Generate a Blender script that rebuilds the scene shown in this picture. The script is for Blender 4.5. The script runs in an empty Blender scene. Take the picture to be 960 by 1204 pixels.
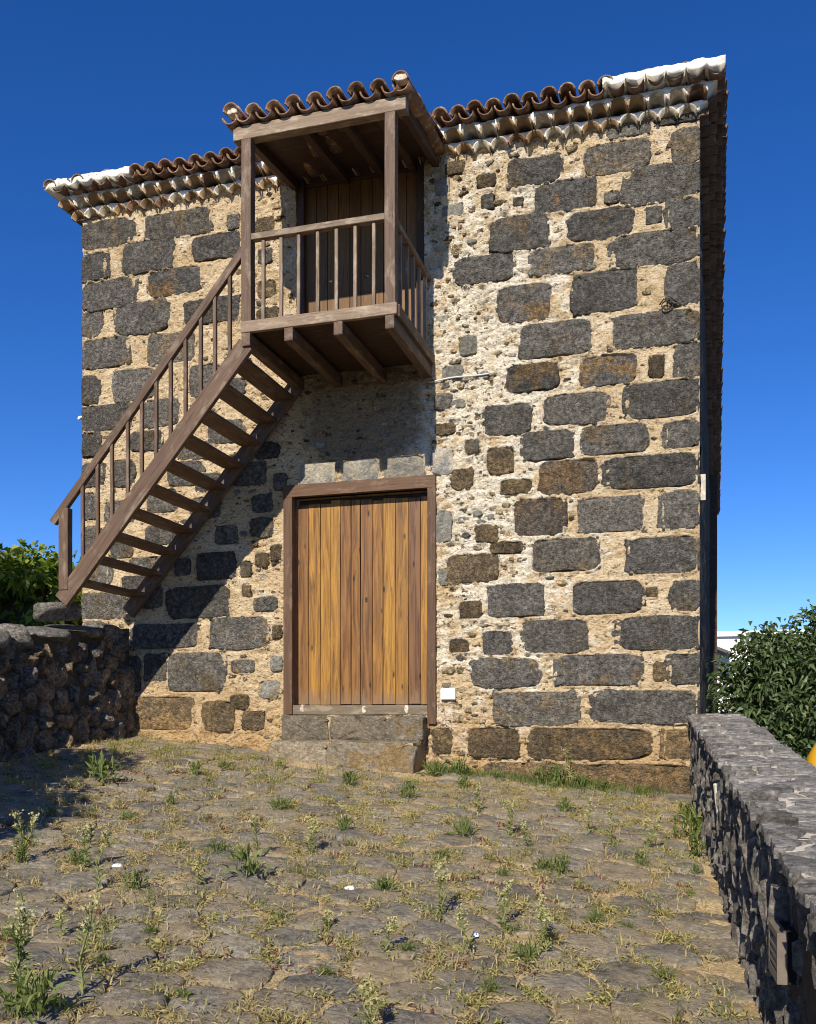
import bpy, math, random
import numpy as np
from mathutils import Vector, Matrix, Quaternion

# ------------------------------------------------------------------ camera, sky, sun, exposure
SC = bpy.context.scene
COL = SC.collection
CAM_Y, CAM_Z, YAW, F = -9.22, 1.6, math.radians(16.36), 1107.0     # eye point, turned left of the facade normal
cam_data = bpy.data.cameras.new('camera')
cam = bpy.data.objects.new('camera', cam_data)
COL.objects.link(cam)
cam.location = (0, CAM_Y, CAM_Z)
cam.rotation_euler = (math.pi / 2, 0, YAW)
cam_data.sensor_fit = 'HORIZONTAL'
cam_data.sensor_width = 36.0
cam_data.lens = 36.0 * F / 960.0
cam_data.shift_y = 238.0 / 960.0
cam_data.clip_start = 0.05
cam_data.clip_end = 2000
SC.camera = cam

SUN_EL, SUN_AZ = math.radians(34.9), math.radians(0.6)             # azimuth: left of the facade normal
world = bpy.data.worlds.new('World')
SC.world = world
world.use_nodes = True
wn = world.node_tree
wn.nodes.clear()
sky = wn.nodes.new('ShaderNodeTexSky')
sky.sky_type = 'NISHITA'
sky.sun_disc = False
sky.sun_elevation = SUN_EL
sky.sun_rotation = math.pi + SUN_AZ
sky.altitude = 900
sky.air_density = 0.8
sky.dust_density = 0.0
sky.ozone_density = 5.0
hs = wn.nodes.new('ShaderNodeHueSaturation')
hs.inputs['Hue'].default_value = 0.512
hs.inputs['Saturation'].default_value = 1.24
bg = wn.nodes.new('ShaderNodeBackground')
bg.inputs['Strength'].default_value = 0.125
wo = wn.nodes.new('ShaderNodeOutputWorld')
wn.links.new(sky.outputs[0], hs.inputs['Color'])
wn.links.new(hs.outputs[0], bg.inputs['Color'])
wn.links.new(bg.outputs[0], wo.inputs['Surface'])

sun_data = bpy.data.lights.new('sun', 'SUN')
sun_data.energy = 5.0
sun_data.angle = math.radians(0.53)
sun_data.color = (1.0, 0.93, 0.82)
sun = bpy.data.objects.new('sun', sun_data)
COL.objects.link(sun)
sun_dir = Vector((math.sin(SUN_AZ) * math.cos(SUN_EL), math.cos(SUN_AZ) * math.cos(SUN_EL), -math.sin(SUN_EL)))
sun.rotation_euler = sun_dir.to_track_quat('-Z', 'Y').to_euler()
sun.location = (-2, -20, 18)

SC.view_settings.view_transform = 'Standard'
SC.view_settings.look = 'None'
SC.view_settings.exposure = 0.32
SC.view_settings.gamma = 1.0
SC.view_settings.use_curve_mapping = False
SC.cycles.filter_width = 1.05

# ------------------------------------------------------------------ measuring helpers
SN, CS = math.sin(YAW), math.cos(YAW)
def at(u, v, y):
    """a point measured in the photograph that lies on the plane Y = y (metres)"""
    a, b = (u - 480) / F, (840 - v) / F
    dx, dy = -SN + a * CS, CS + a * SN
    t = (y - CAM_Y) / dy
    return Vector((dx * t, y, CAM_Z + b * t))
def gz(x, y):                                                       # the sloping yard
    return 0.82 - 0.0935 * x + 0.082 * y
def at_ground(u, v):
    a, b = (u - 480) / F, (840 - v) / F
    dx, dy = -SN + a * CS, CS + a * SN
    t = (gz(0, CAM_Y) - CAM_Z) / (b + 0.0935 * dx - 0.082 * dy)
    return Vector((dx * t, CAM_Y + dy * t, CAM_Z + b * t))

# ------------------------------------------------------------------ noise
def _hash(ix, iy, iz, seed):
    h = (ix * 374761393 + iy * 668265263 + iz * 2147483647 + seed * 974634777) & 0xFFFFFFFF
    h = ((h ^ (h >> 13)) * 1274126177) & 0xFFFFFFFF
    h = ((h ^ (h >> 16)) * 2246822519) & 0xFFFFFFFF
    return ((h ^ (h >> 15)) & 0xFFFFFF) / float(0xFFFFFF)
def vn(x, y, z=0.0, seed=0):
    x, y, z = np.broadcast_arrays(np.asarray(x, float), np.asarray(y, float), np.asarray(z, float))
    fx, fy, fz = np.floor(x), np.floor(y), np.floor(z)
    ix, iy, iz = fx.astype(np.int64), fy.astype(np.int64), fz.astype(np.int64)
    tx, ty, tz = x - fx, y - fy, z - fz
    tx, ty, tz = (t * t * (3 - 2 * t) for t in (tx, ty, tz))
    def c(a, b, d): return _hash(ix + a, iy + b, iz + d, seed)
    def plane(d):
        a = c(0, 0, d) * (1 - tx) + c(1, 0, d) * tx
        b = c(0, 1, d) * (1 - tx) + c(1, 1, d) * tx
        return a * (1 - ty) + b * ty
    if not np.any(tz): r = plane(0)
    else: r = plane(0) * (1 - tz) + plane(1) * tz
    return r * 2 - 1
def fbm(x, y, z=0.0, seed=0, octv=4, gain=0.5):
    s, a, f = 0, 1.0, 1.0
    for o in range(octv):
        s = s + a * vn(np.asarray(x) * f, np.asarray(y) * f, np.asarray(z) * f, seed + o * 17)
        a *= gain; f *= 2.03
    return s

# ------------------------------------------------------------------ object helpers
WPOS = {}
def W(o): return WPOS.get(o.name, Vector((0, 0, 0)))
def mesh(name, verts, faces, smooth=False):
    me = bpy.data.meshes.new(name)
    me.from_pydata([tuple(v) for v in verts], [], [tuple(f) for f in faces])
    if smooth: me.polygons.foreach_set('use_smooth', [True] * len(me.polygons))
    me.update()
    return me
def big_mesh(name, verts, quads, smooth=True):
    """verts (n,3), quads (m,4) as numpy arrays"""
    me = bpy.data.meshes.new(name)
    n, m = len(verts), len(quads)
    k = quads.shape[1]
    me.vertices.add(n); me.vertices.foreach_set('co', np.asarray(verts, np.float32).ravel())
    me.loops.add(m * k); me.loops.foreach_set('vertex_index', np.asarray(quads, np.int32).ravel())
    me.polygons.add(m)
    me.polygons.foreach_set('loop_start', np.arange(0, m * k, k, dtype=np.int32))
    me.polygons.foreach_set('use_smooth', np.full(m, smooth))
    me.update(calc_edges=True)
    return me
def put(name, me, mat=None, parent=None, loc=(0, 0, 0), rot=None):
    """links a mesh; loc is in world metres; parents only ever carry a translation"""
    o = bpy.data.objects.new(name, me)
    COL.objects.link(o)
    if mat is not None and me is not None and not me.materials: me.materials.append(mat)
    loc = Vector(loc)
    if parent is not None:
        o.parent = parent
        o.location = loc - W(parent)
    else: o.location = loc
    if rot is not None:
        o.rotation_mode = 'QUATERNION'; o.rotation_quaternion = rot
    WPOS[o.name] = loc
    return o
def tag(o, label, cat, group=None):
    o['label'] = label; o['category'] = cat
    if group: o['group'] = group
    return o
def thing(name, label, cat, loc, group=None):
    return tag(put(name, None, None, None, loc), label, cat, group)
def setmat(o, mat):
    """own material on an object whose mesh data is shared"""
    o.material_slots[0].link = 'OBJECT'; o.material_slots[0].material = mat

BEAMS = {}
def beam_mesh(L, w, h, c):
    """chamfered timber lying along +X from the origin, w wide in Y, h high in Z"""
    key = (round(L, 3), round(w, 3), round(h, 3))
    if key in BEAMS: return BEAMS[key]
    a, b = w / 2, h / 2
    prof = [(a - c, -b), (a, -b + c), (a, b - c), (a - c, b), (-a + c, b), (-a, b - c), (-a, -b + c), (-a + c, -b)]
    xs = [0, c] + [L * k / 3 for k in (1, 2)] + [L - c, L]
    V, Fc = [], []
    rnd = random.Random(int(L * 1000) + int(w * 777))
    for i, x in enumerate(xs):
        s = 1 - (c * 1.2 / min(a, b) if i in (0, 5) else 0)
        jy, jz = (rnd.uniform(-1, 1) * .0018 for _ in '12')
        V += [(x, p * s + jy, q * s + jz) for p, q in prof]
    for i in range(5):
        for k in range(8):
            Fc.append((i * 8 + k, (i + 1) * 8 + k, (i + 1) * 8 + (k + 1) % 8, i * 8 + (k + 1) % 8))
    Fc.append(tuple(range(8))); Fc.append(tuple(40 + k for k in reversed(range(8))))
    BEAMS[key] = mesh('timber', V, Fc)
    return BEAMS[key]
def beam(name, p0, p1, w, h, mat, parent, up=(0, 0, 1), c=.004):
    p0, p1 = Vector(p0), Vector(p1)
    d = (p1 - p0); L = d.length; d.normalize()
    up = Vector(up); y = up.cross(d)
    if y.length < 1e-4: y = Vector((0, 1, 0)).cross(d)
    y.normalize(); z = d.cross(y)
    q = Matrix((d, y, z)).transposed().to_quaternion()
    me = beam_mesh(L, w, h, c)
    o = put(name, me, mat, parent, p0, q)
    if me.materials[0] != mat: setmat(o, mat)
    return o
def box_vf(x0, x1, y0, y1, z0, z1):
    V = [(x, y, z) for z in (z0, z1) for y in (y0, y1) for x in (x0, x1)]
    return V, [(0, 2, 3, 1), (4, 5, 7, 6), (0, 1, 5, 4), (2, 6, 7, 3), (0, 4, 6, 2), (1, 3, 7, 5)]
def join(parts):
    V, Fc = [], []
    for v, f in parts:
        n = len(V); V += list(v); Fc += [tuple(i + n for i in q) for q in f]
    return V, Fc
def tube_vf(pts, radii, n=7):
    V, Fc = [], []
    pts = [Vector(p) for p in pts]
    for i, p in enumerate(pts):
        d = (pts[min(i + 1, len(pts) - 1)] - pts[max(i - 1, 0)]).normalized()
        a = d.cross(Vector((0.3, 0.2, 1)) if abs(d.z) < .9 else Vector((1, .2, 0))).normalized(); b = d.cross(a)
        for k in range(n):
            t = 2 * math.pi * k / n
            V.append(p + (a * math.cos(t) + b * math.sin(t)) * radii[i])
    for i in range(len(pts) - 1):
        for k in range(n):
            Fc.append((i * n + k, i * n + (k + 1) % n, (i + 1) * n + (k + 1) % n, (i + 1) * n + k))
    Fc.append(tuple(reversed(range(n)))); Fc.append(tuple((len(pts) - 1) * n + k for k in range(n)))
    return V, Fc

# ------------------------------------------------------------------ materials
def new_mat(name):
    m = bpy.data.materials.new(name); m.use_nodes = True
    nt = m.node_tree; nt.nodes.clear()
    out = nt.nodes.new('ShaderNodeOutputMaterial')
    b = nt.nodes.new('ShaderNodeBsdfPrincipled')
    nt.links.new(b.outputs[0], out.inputs['Surface'])
    b.inputs['Roughness'].default_value = .9
    b.inputs['Specular IOR Level'].default_value = .25
    return m, nt, b, out
def N(nt, kind, **kw):
    n = nt.nodes.new('ShaderNode' + kind)
    for k, v in kw.items():
        if k in n.inputs: n.inputs[k].default_value = v
        else: setattr(n, k, v)
    return n
def coords(nt, kind='Object', scale=(1, 1, 1), jitter=0.0):
    tc = N(nt, 'TexCoord')
    mp = N(nt, 'Mapping'); mp.inputs['Scale'].default_value = scale
    nt.links.new(tc.outputs[kind], mp.inputs['Vector'])
    if jitter:
        oi = N(nt, 'ObjectInfo')
        ml = N(nt, 'Math', operation='MULTIPLY'); ml.inputs[1].default_value = jitter
        nt.links.new(oi.outputs['Random'], ml.inputs[0])
        cx = N(nt, 'CombineXYZ')
        for k in range(3): nt.links.new(ml.outputs[0], cx.inputs[k])
        nt.links.new(cx.outputs[0], mp.inputs['Location'])
    return mp.outputs[0]
def noise(nt, vec, scale, detail=4, rough=.6, dist=0.0):
    n = N(nt, 'TexNoise', Scale=scale, Detail=detail, Roughness=rough, Distortion=dist)
    nt.links.new(vec, n.inputs['Vector'])
    return n.outputs['Fac']
def ramp(nt, fac, stops, interp='LINEAR'):
    r = N(nt, 'ValToRGB'); cr = r.color_ramp; cr.interpolation = interp
    while len(cr.elements) > 1: cr.elements.remove(cr.elements[-1])
    for i, (p, c) in enumerate(stops):
        e = cr.elements[0] if i == 0 else cr.elements.new(p)
        e.position = p
        if not isinstance(c, (tuple, list)): c = (c, c, c)
        e.color = (*c[:3], 1)
    nt.links.new(fac, r.inputs[0])
    return r.outputs[0]
def mix(nt, fac, a, b, blend='MIX'):
    m = N(nt, 'Mix', data_type='RGBA', blend_type=blend)
    for sock, v in ((m.inputs[0], fac), (m.inputs[6], a), (m.inputs[7], b)):
        if hasattr(v, 'is_linked'): nt.links.new(v, sock)
        elif isinstance(v, (tuple, list)): sock.default_value = (*v[:3], 1)
        else: sock.default_value = v
    return m.outputs[2]
def math_n(nt, op, a, b=0.0):
    m = N(nt, 'Math', operation=op)
    for s, v in ((m.inputs[0], a), (m.inputs[1], b)):
        if hasattr(v, 'is_linked'): nt.links.new(v, s)
        else: s.default_value = v
    return m.outputs[0]
def bump(nt, b, h, strength=.5, dist=.01):
    n = N(nt, 'Bump', Strength=strength, Distance=dist)
    nt.links.new(h, n.inputs['Height'])
    nt.links.new(n.outputs[0], b.inputs['Normal'])
def vary(nt, col, amount=.25, island=False):
    """each object (or each loose piece) a little lighter or darker than its neighbours"""
    if island: r = N(nt, 'NewGeometry').outputs['Random Per Island']
    else: r = N(nt, 'ObjectInfo').outputs['Random']
    v = N(nt, 'HueSaturation')
    m = N(nt, 'MapRange'); m.inputs['To Min'].default_value = 1 - amount; m.inputs['To Max'].default_value = 1 + amount
    nt.links.new(r, m.inputs['Value']); nt.links.new(m.outputs[0], v.inputs['Value'])
    nt.links.new(col, v.inputs['Color'])
    return v.outputs[0]

def stone_mat(name, dark, mid, patch, patch_amt, speck=.5, pit=1.0, island=False, lich=(.42, .36, .26), grain=.9):
    m, nt, b, _ = new_mat(name)
    v = coords(nt, 'Object', (1, 1, 1), 37.0)
    base = ramp(nt, noise(nt, v, 7, 5, .65), [(.3, dark), (.7, mid)])
    p = ramp(nt, noise(nt, v, 3.2, 4, .6, .6), [(.62 - patch_amt * .35, 0.0), (.70 - patch_amt * .3, 1.0)])
    base = mix(nt, p, base, mix(nt, noise(nt, v, 18, 4), patch, tuple(c * .5 for c in patch)))
    vor = N(nt, 'TexVoronoi', Scale=46.0); nt.links.new(v, vor.inputs['Vector'])
    pits = ramp(nt, vor.outputs['Distance'], [(.10, 0.0), (.40, 1.0)])
    fine = noise(nt, v, 27, 8, .8)
    base = mix(nt, grain, base, mix(nt, 1.0, base, ramp(nt, fine, [(.36, .22), (.5, 1.0), (.63, 2.3)]), 'MULTIPLY'))
    base = mix(nt, .55 * pit, base, mix(nt, 1.0, base, ramp(nt, pits, [(.0, .35), (.5, 1.0)]), 'MULTIPLY'))
    sp = ramp(nt, noise(nt, v, 62, 4, .7), [(.565, 0.0), (.64, speck)])
    sp2 = mix(nt, ramp(nt, noise(nt, v, 6, 3), [(.40, .15), (.6, 1.0)]), (0, 0, 0), sp)
    base = mix(nt, sp2, base, lich)
    base = vary(nt, base, .30, island)
    nt.links.new(base, b.inputs['Base Color'])
    h = math_n(nt, 'ADD', math_n(nt, 'MULTIPLY', pits, .35 * pit), math_n(nt, 'MULTIPLY', noise(nt, v, 24, 8, .78), 1.5))
    bump(nt, b, h, 1.0, .042)
    return m
M_GREY = stone_mat('basalt grey', (.082, .074, .062), (.180, .163, .137), (.22, .165, .098), .18)
M_GREY2 = stone_mat('weathered brown grey basalt', (.098, .085, .067), (.205, .180, .142), (.27, .20, .115), .28)
M_GREY3 = stone_mat('dark basalt', (.068, .061, .052), (.150, .136, .114), (.20, .15, .09), .10)
M_BLUE = stone_mat('basalt blue grey', (.084, .076, .063), (.180, .162, .132), (.165, .125, .075), .12)
M_OCHRE = stone_mat('basalt with ochre patch', (.068, .063, .055), (.145, .133, .115), (.26, .165, .075), .40)
M_RUST = stone_mat('rusty basalt', (.075, .062, .050), (.145, .118, .088), (.215, .140, .072), .36)
M_BROWN = stone_mat('brown basalt', (.085, .062, .036), (.165, .118, .066), (.24, .165, .08), .4)
M_BASE = stone_mat('dusty footing stone', (.115, .082, .045), (.215, .155, .086), (.34, .22, .10), .45)
M_PALE = stone_mat('pale block', (.40, .34, .24), (.56, .50, .39), (.38, .36, .32), .3, .2, .2, grain=.4)
M_RUB = [stone_mat('rubble buff', (.30, .225, .125), (.50, .39, .23), (.2, .14, .07), .2, .3),
         stone_mat('rubble brown', (.11, .075, .04), (.21, .14, .07), (.30, .2, .09), .3, .3), M_GREY,
         stone_mat('rubble light grey', (.22, .215, .19), (.36, .33, .26), (.3, .22, .1), .2, .2, .4, grain=.5)]
M_RUBMIX = stone_mat('rubble chips', (.21, .15, .085), (.45, .34, .2), (.12, .09, .06), .4, .3, 1, True)

def mortar_mat():
    m, nt, b, _ = new_mat('lime mortar')
    v = coords(nt, 'Object')
    warm = ramp(nt, noise(nt, v, 2.2, 5, .6), [(.32, (.56, .415, .235)), (.52, (.66, .515, .320)), (.72, (.74, .62, .44))])
    # old whitewash left round the middle bay
    sep = N(nt, 'SeparateXYZ'); nt.links.new(v, sep.inputs[0])
    def hump(s, c, w):
        d = math_n(nt, 'ABSOLUTE', math_n(nt, 'SUBTRACT', s, c))
        r = N(nt, 'MapRange'); r.inputs['From Min'].default_value = w * 1.5; r.inputs['From Max'].default_value = w * .4
        nt.links.new(d, r.inputs['Value']); return r.outputs[0]
    zone = math_n(nt, 'MULTIPLY', hump(sep.outputs[0], -1.8, .85), hump(sep.outputs[2], 4.6, 3.0))
    wn_ = noise(nt, v, 4.5, 6, .7, .4)
    wash = ramp(nt, math_n(nt, 'ADD', wn_, math_n(nt, 'MULTIPLY', zone, .20)), [(.57, 0.0), (.70, 1.0)])
    warm = mix(nt, ramp(nt, noise(nt, v, 5.5, 5, .65, .5), [(.55, 0.0), (.70, .7)]), warm, (.38, .255, .125))
    col = mix(nt, wash, warm, (.80, .73, .59))
    shade_dirt = math_n(nt, 'MULTIPLY', hump(sep.outputs[0], -3.2, .78), hump(sep.outputs[2], 4.75, .72))  # brown-grey plaster under the balcony, coloured darker to deepen its shade
    shade_dirt = ramp(nt, math_n(nt, 'ADD', shade_dirt, math_n(nt, 'MULTIPLY', noise(nt, v, 6, 5, .65), .5)), [(.75, 0.0), (1.15, .85)])
    col = mix(nt, shade_dirt, col, (.235, .185, .125))
    # rust-coloured earth splashed on the foot of the wall
    foot = N(nt, 'MapRange'); foot.inputs['From Min'].default_value = 1.75; foot.inputs['From Max'].default_value = .8
    nt.links.new(math_n(nt, 'ADD', sep.outputs[2], math_n(nt, 'MULTIPLY', sep.outputs[0], .09)), foot.inputs['Value'])
    col = mix(nt, math_n(nt, 'MULTIPLY', foot.outputs[0], .65), col, (.46, .27, .10))
    sv = coords(nt, 'Object', (1, 1, 1.7))
    grit = noise(nt, sv, 38, 6, .72)
    col = mix(nt, .8, col, mix(nt, 1.0, col, ramp(nt, grit, [(.33, (.26, .195, .13)), (.45, (.95, .91, .85)), (.66, (1.32, 1.32, 1.3))]), 'MULTIPLY'))
    holes = ramp(nt, noise(nt, sv, 17, 4, .65, .8), [(.335, 0.0), (.40, 1.0)])
    col = mix(nt, holes, (.16, .10, .055), col)
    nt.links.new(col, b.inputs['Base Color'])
    h = math_n(nt, 'ADD', math_n(nt, 'MULTIPLY', grit, 1.0), math_n(nt, 'MULTIPLY', holes, .6))
    bump(nt, b, h, 1.0, .036)
    return m
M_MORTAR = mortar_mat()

def wood_mat(name, dark, light, weather, wamt, rough=.65, grain=1.0, vr=.18, spec=.3):
    m, nt, b, _ = new_mat(name)
    v = coords(nt, 'Object', (1.2, 22, 22), 53.0)
    g = noise(nt, v, 1.6 * grain, 6, .62, 1.2)
    col = ramp(nt, g, [(.28, dark), (.72, light)])
    v2 = coords(nt, 'Object', (2.2, 6, 6), 31.0)
    w = ramp(nt, noise(nt, v2, 2.0, 5, .7), [(.62 - wamt * .3, 0.0), (.78 - wamt * .3, 1.0)])
    col = mix(nt, w, col, weather)
    v3 = coords(nt, 'Object', (2.0, 60, 60), 11.0)
    crack = ramp(nt, noise(nt, v3, 1.3, 3, .5), [(.28, .35), (.36, 1.0)])
    col = mix(nt, 1.0, col, crack, 'MULTIPLY')
    col = vary(nt, col, vr)
    nt.links.new(col, b.inputs['Base Color'])
    b.inputs['Roughness'].default_value = rough
    b.inputs['Specular IOR Level'].default_value = spec
    bump(nt, b, math_n(nt, 'ADD', g, crack), .35, .004)
    return m
M_WOOD = wood_mat('brown stained timber', (.072, .042, .026), (.158, .098, .062), (.225, .165, .112), .34)
M_WOOD2 = wood_mat('pale brown timber', (.125, .082, .050), (.250, .180, .118), (.32, .25, .17), .42)  # lighter timber tone for the balcony's front boards and balusters
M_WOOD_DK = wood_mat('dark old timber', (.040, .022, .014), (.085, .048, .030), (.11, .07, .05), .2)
M_FRAME = wood_mat('red brown frame timber', (.072, .037, .019), (.145, .080, .043), (.20, .125, .075), .25)
M_BDOOR = wood_mat('balcony door timber', (.095, .048, .016), (.23, .118, .036), (.14, .085, .045), .3, .6, 1.0, .3)
M_SILL = wood_mat('grey weathered sill', (.10, .075, .045), (.20, .155, .10), (.27, .22, .15), .4)

def door_mat():
    m, nt, b, _ = new_mat('varnished pine board')
    oi = N(nt, 'ObjectInfo')
    v = coords(nt, 'Object', (.8, 13, 13), 71.0)
    g = noise(nt, v, 1.5, 6, .6, 1.6)
    tone = ramp(nt, oi.outputs['Random'], [(0, (.33, .155, .028)), (.3, (.22, .098, .024)), (.55, (.41, .205, .028)), (.8, (.26, .118, .028)), (1, (.17, .080, .030))])
    dark = mix(nt, 1.0, tone, (.34, .29, .36), 'MULTIPLY')
    col = mix(nt, ramp(nt, g, [(.34, 0.0), (.62, 1.0)]), dark, tone)
    v2 = coords(nt, 'Object', (1.6, 9, 9), 29.0)
    worn = ramp(nt, noise(nt, v2, 1.6, 5, .65), [(.56, 0.0), (.72, .65)])
    col = mix(nt, worn, col, (.19, .105, .045))
    kv = coords(nt, 'Object', (3.0, 9.0, 9.0), 17.0)
    vor = N(nt, 'TexVoronoi', Scale=1.0, Randomness=1.0); nt.links.new(kv, vor.inputs['Vector'])
    knot = ramp(nt, vor.outputs['Distance'], [(.05, .18), (.14, 1.0)])
    col = mix(nt, 1.0, col, knot, 'MULTIPLY')
    # rain splash has bleached and greyed the foot of the boards (board runs along local X from its foot)
    sp = N(nt, 'SeparateXYZ'); nt.links.new(coords(nt, 'Object'), sp.inputs[0])
    ft = math_n(nt, 'SUBTRACT', ramp(nt, noise(nt, coords(nt, 'Object', (2, 14, 14), 9.0), 3, 4, .6), [(.3, 0.0), (.7, 1.0)]), math_n(nt, 'MULTIPLY', sp.outputs[0], 3.2))
    col = mix(nt, ramp(nt, ft, [(.0, 0.0), (.45, .75)]), col, (.20, .125, .068))
    v3 = coords(nt, 'Object', (1.2, 55, 55), 5.0)
    crack = ramp(nt, noise(nt, v3, 1.2, 3, .5), [(.27, .25), (.34, 1.0)])
    col = mix(nt, 1.0, col, crack, 'MULTIPLY')
    nt.links.new(col, b.inputs['Base Color'])
    b.inputs['Roughness'].default_value = .5
    b.inputs['Specular IOR Level'].default_value = .35
    bump(nt, b, math_n(nt, 'ADD', g, crack), .35, .004)
    return m
M_DOOR = door_mat()

def tile_mat(name, a, c, lichen, island=False, lamt=.3):
    m, nt, b, _ = new_mat(name)
    v = coords(nt, 'Object', (1, 1, 1), 41.0)
    col = ramp(nt, noise(nt, v, 9, 5, .65), [(.3, a), (.7, c)])
    col = mix(nt, ramp(nt, noise(nt, v, 14, 5, .7), [(.66 - lamt * .2, 0.0), (.76 - lamt * .2, .8)]), col, lichen)
    col = vary(nt, col, .28, island)
    nt.links.new(col, b.inputs['Base Color'])
    bump(nt, b, noise(nt, v, 60, 5, .7), .4, .006)
    return m
M_TILE = tile_mat('clay roof tile', (.130, .066, .036), (.245, .135, .076), (.32, .26, .18), False, .7)
M_TILE_BUFF = tile_mat('buff clay tile', (.22, .135, .065), (.36, .25, .135), (.42, .36, .26))
M_TILE_WASH = tile_mat('limewashed clay tile', (.30, .235, .15), (.50, .43, .32), (.64, .60, .52), False, .8)
M_TILE_J = tile_mat('clay roof tiles joined', (.115, .066, .040), (.215, .130, .078), (.30, .25, .18), True)
def plain(name, col, scale=12, amt=.25, rough=.85, bmp=.3, spec=.25, metal=0):
    m, nt, b, _ = new_mat(name)
    v = coords(nt, 'Object', (1, 1, 1), 13.0)
    lo, hi = tuple(c * (1 - amt) for c in col), tuple(min(1, c * (1 + amt)) for c in col)
    nt.links.new(ramp(nt, noise(nt, v, scale, 6, .65), [(.3, lo), (.7, hi)]), b.inputs['Base Color'])
    b.inputs['Roughness'].default_value = rough; b.inputs['Specular IOR Level'].default_value = spec
    b.inputs['Metallic'].default_value = metal
    bump(nt, b, noise(nt, v, scale * 5, 5, .7), bmp, .006)
    return m
M_WHITE = plain('white lime mortar', (.72, .70, .65), 14, .14, .95, .5)
M_CAP = tile_mat('weathered limewash', (.50, .46, .38), (.74, .71, .64), (.26, .22, .16), False, .35)
M_PLASTIC = plain('white plastic', (.80, .80, .78), 4, .03, .4, .02, .5)
M_IRON = plain('rusted iron', (.045, .032, .026), 30, .4, .7, .4, .5)
M_CABLE = plain('grey white cable', (.60, .58, .55), 20, .15, .5, .05)
M_PAINT = plain('white house paint', (.78, .77, .74), 3, .05, .9, .1)
M_ROOFGREY = plain('grey roof', (.12, .11, .105), 6, .3)
M_GLASSDK = plain('dark window', (.02, .022, .025), 3, .1, .15, .0, .6)
M_YELLOW = plain('yellow plastic', (.80, .42, .02), 3, .06, .45, .03, .5)
M_BRONZE = plain('brown enamel', (.16, .13, .10), 20, .15, .5, .05, .4)
M_BLACK = plain('dark interior', (.012, .010, .009), 5, .2)
M_ASPH = plain('asphalt', (.055, .055, .056), 9, .2)
M_BARK = plain('bark', (.12, .085, .055), 18, .35, .95, .8)
M_PAPER = plain('white scrap', (.78, .77, .75), 9, .06, .7, .1)

def earth_mat():
    m, nt, b, _ = new_mat('dry earth')
    v = coords(nt, 'Object')
    col = ramp(nt, noise(nt, v, 1.7, 6, .65), [(.3, (.32, .222, .110)), (.52, (.46, .335, .178)), (.72, (.58, .46, .26))])
    col = mix(nt, ramp(nt, noise(nt, v, 3.1, 4, .6), [(.60, 0.0), (.72, .7)]), col, (.30, .145, .06))
    lit = ramp(nt, noise(nt, v, 70, 5, .75), [(.3, .35), (.5, 1.0), (.68, 1.9)])
    col = mix(nt, .85, col, mix(nt, 1.0, col, lit, 'MULTIPLY'))
    nt.links.new(col, b.inputs['Base Color'])
    bump(nt, b, noise(nt, v, 45, 7, .75), .9, .02)
    return m
M_EARTH = earth_mat()
def paving_mat(name, island):
    m, nt, b, _ = new_mat(name)
    v = coords(nt, 'Object', (1, 1, 1), 23.0)
    r = N(nt, 'NewGeometry').outputs['Random Per Island'] if island else N(nt, 'ObjectInfo').outputs['Random']
    tone = ramp(nt, r, [(0, (.150, .136, .112)), (.2, (.310, .262, .184)), (.4, (.195, .180, .152)), (.58, (.380, .290, .172)), (.75, (.265, .232, .178)), (1, (.350, .300, .220))])
    col = mix(nt, 1.0, tone, ramp(nt, noise(nt, v, 8, 6, .7), [(.30, .45), (.70, 1.5)]), 'MULTIPLY')
    grn = noise(nt, v, 38, 7, .8)
    col = mix(nt, .8, col, mix(nt, 1.0, col, ramp(nt, grn, [(.34, .35), (.5, 1.0), (.65, 1.9)]), 'MULTIPLY'))
    dust = ramp(nt, noise(nt, v, 5, 5, .65), [(.46, 0.0), (.66, .75)])
    col = mix(nt, dust, col, (.42, .325, .190))
    sp = ramp(nt, noise(nt, v, 80, 4, .65), [(.66, 0.0), (.72, .5)])
    col = mix(nt, sp, col, (.38, .32, .22))
    nt.links.new(col, b.inputs['Base Color'])
    h = math_n(nt, 'ADD', noise(nt, v, 22, 8, .7), math_n(nt, 'MULTIPLY', noise(nt, v, 7, 4, .6, .8), 1.2))
    bump(nt, b, math_n(nt, 'ADD', h, grn), 1.0, .022)
    return m
M_PAVE, M_PAVE_J = paving_mat('paving stone', False), paving_mat('paving stones joined', True)
def slate_mat(name, island, lo, hi):
    m, nt, b, _ = new_mat(name)
    v = coords(nt, 'Object', (1, 1, 1), 19.0)
    col = ramp(nt, noise(nt, v, 11, 6, .68), [(.3, lo), (.7, hi)])
    col = mix(nt, ramp(nt, noise(nt, v, 4, 4, .6), [(.66, 0.0), (.74, .6)]), col, (.24, .16, .08))
    sp = ramp(nt, noise(nt, v, 45, 4, .7), [(.66, 0.0), (.73, .55)])
    col = mix(nt, .85, col, mix(nt, 1.0, col, ramp(nt, noise(nt, v, 24, 8, .8), [(.36, .25), (.5, 1.0), (.64, 2.1)]), 'MULTIPLY'))
    col = mix(nt, sp, col, (.36, .33, .27))
    col = vary(nt, col, .32, island)
    nt.links.new(col, b.inputs['Base Color'])
    b.inputs['Roughness'].default_value = .92
    b.inputs['Specular IOR Level'].default_value = .15
    bump(nt, b, noise(nt, v, 26, 8, .78), 1.0, .032)
    return m
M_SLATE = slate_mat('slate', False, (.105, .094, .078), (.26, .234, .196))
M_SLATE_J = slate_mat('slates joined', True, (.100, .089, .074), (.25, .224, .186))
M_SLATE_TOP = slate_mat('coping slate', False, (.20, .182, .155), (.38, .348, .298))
M_WALLCORE = plain('dark wall core', (.062, .048, .034), 20, .4, .95, .9)
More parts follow.
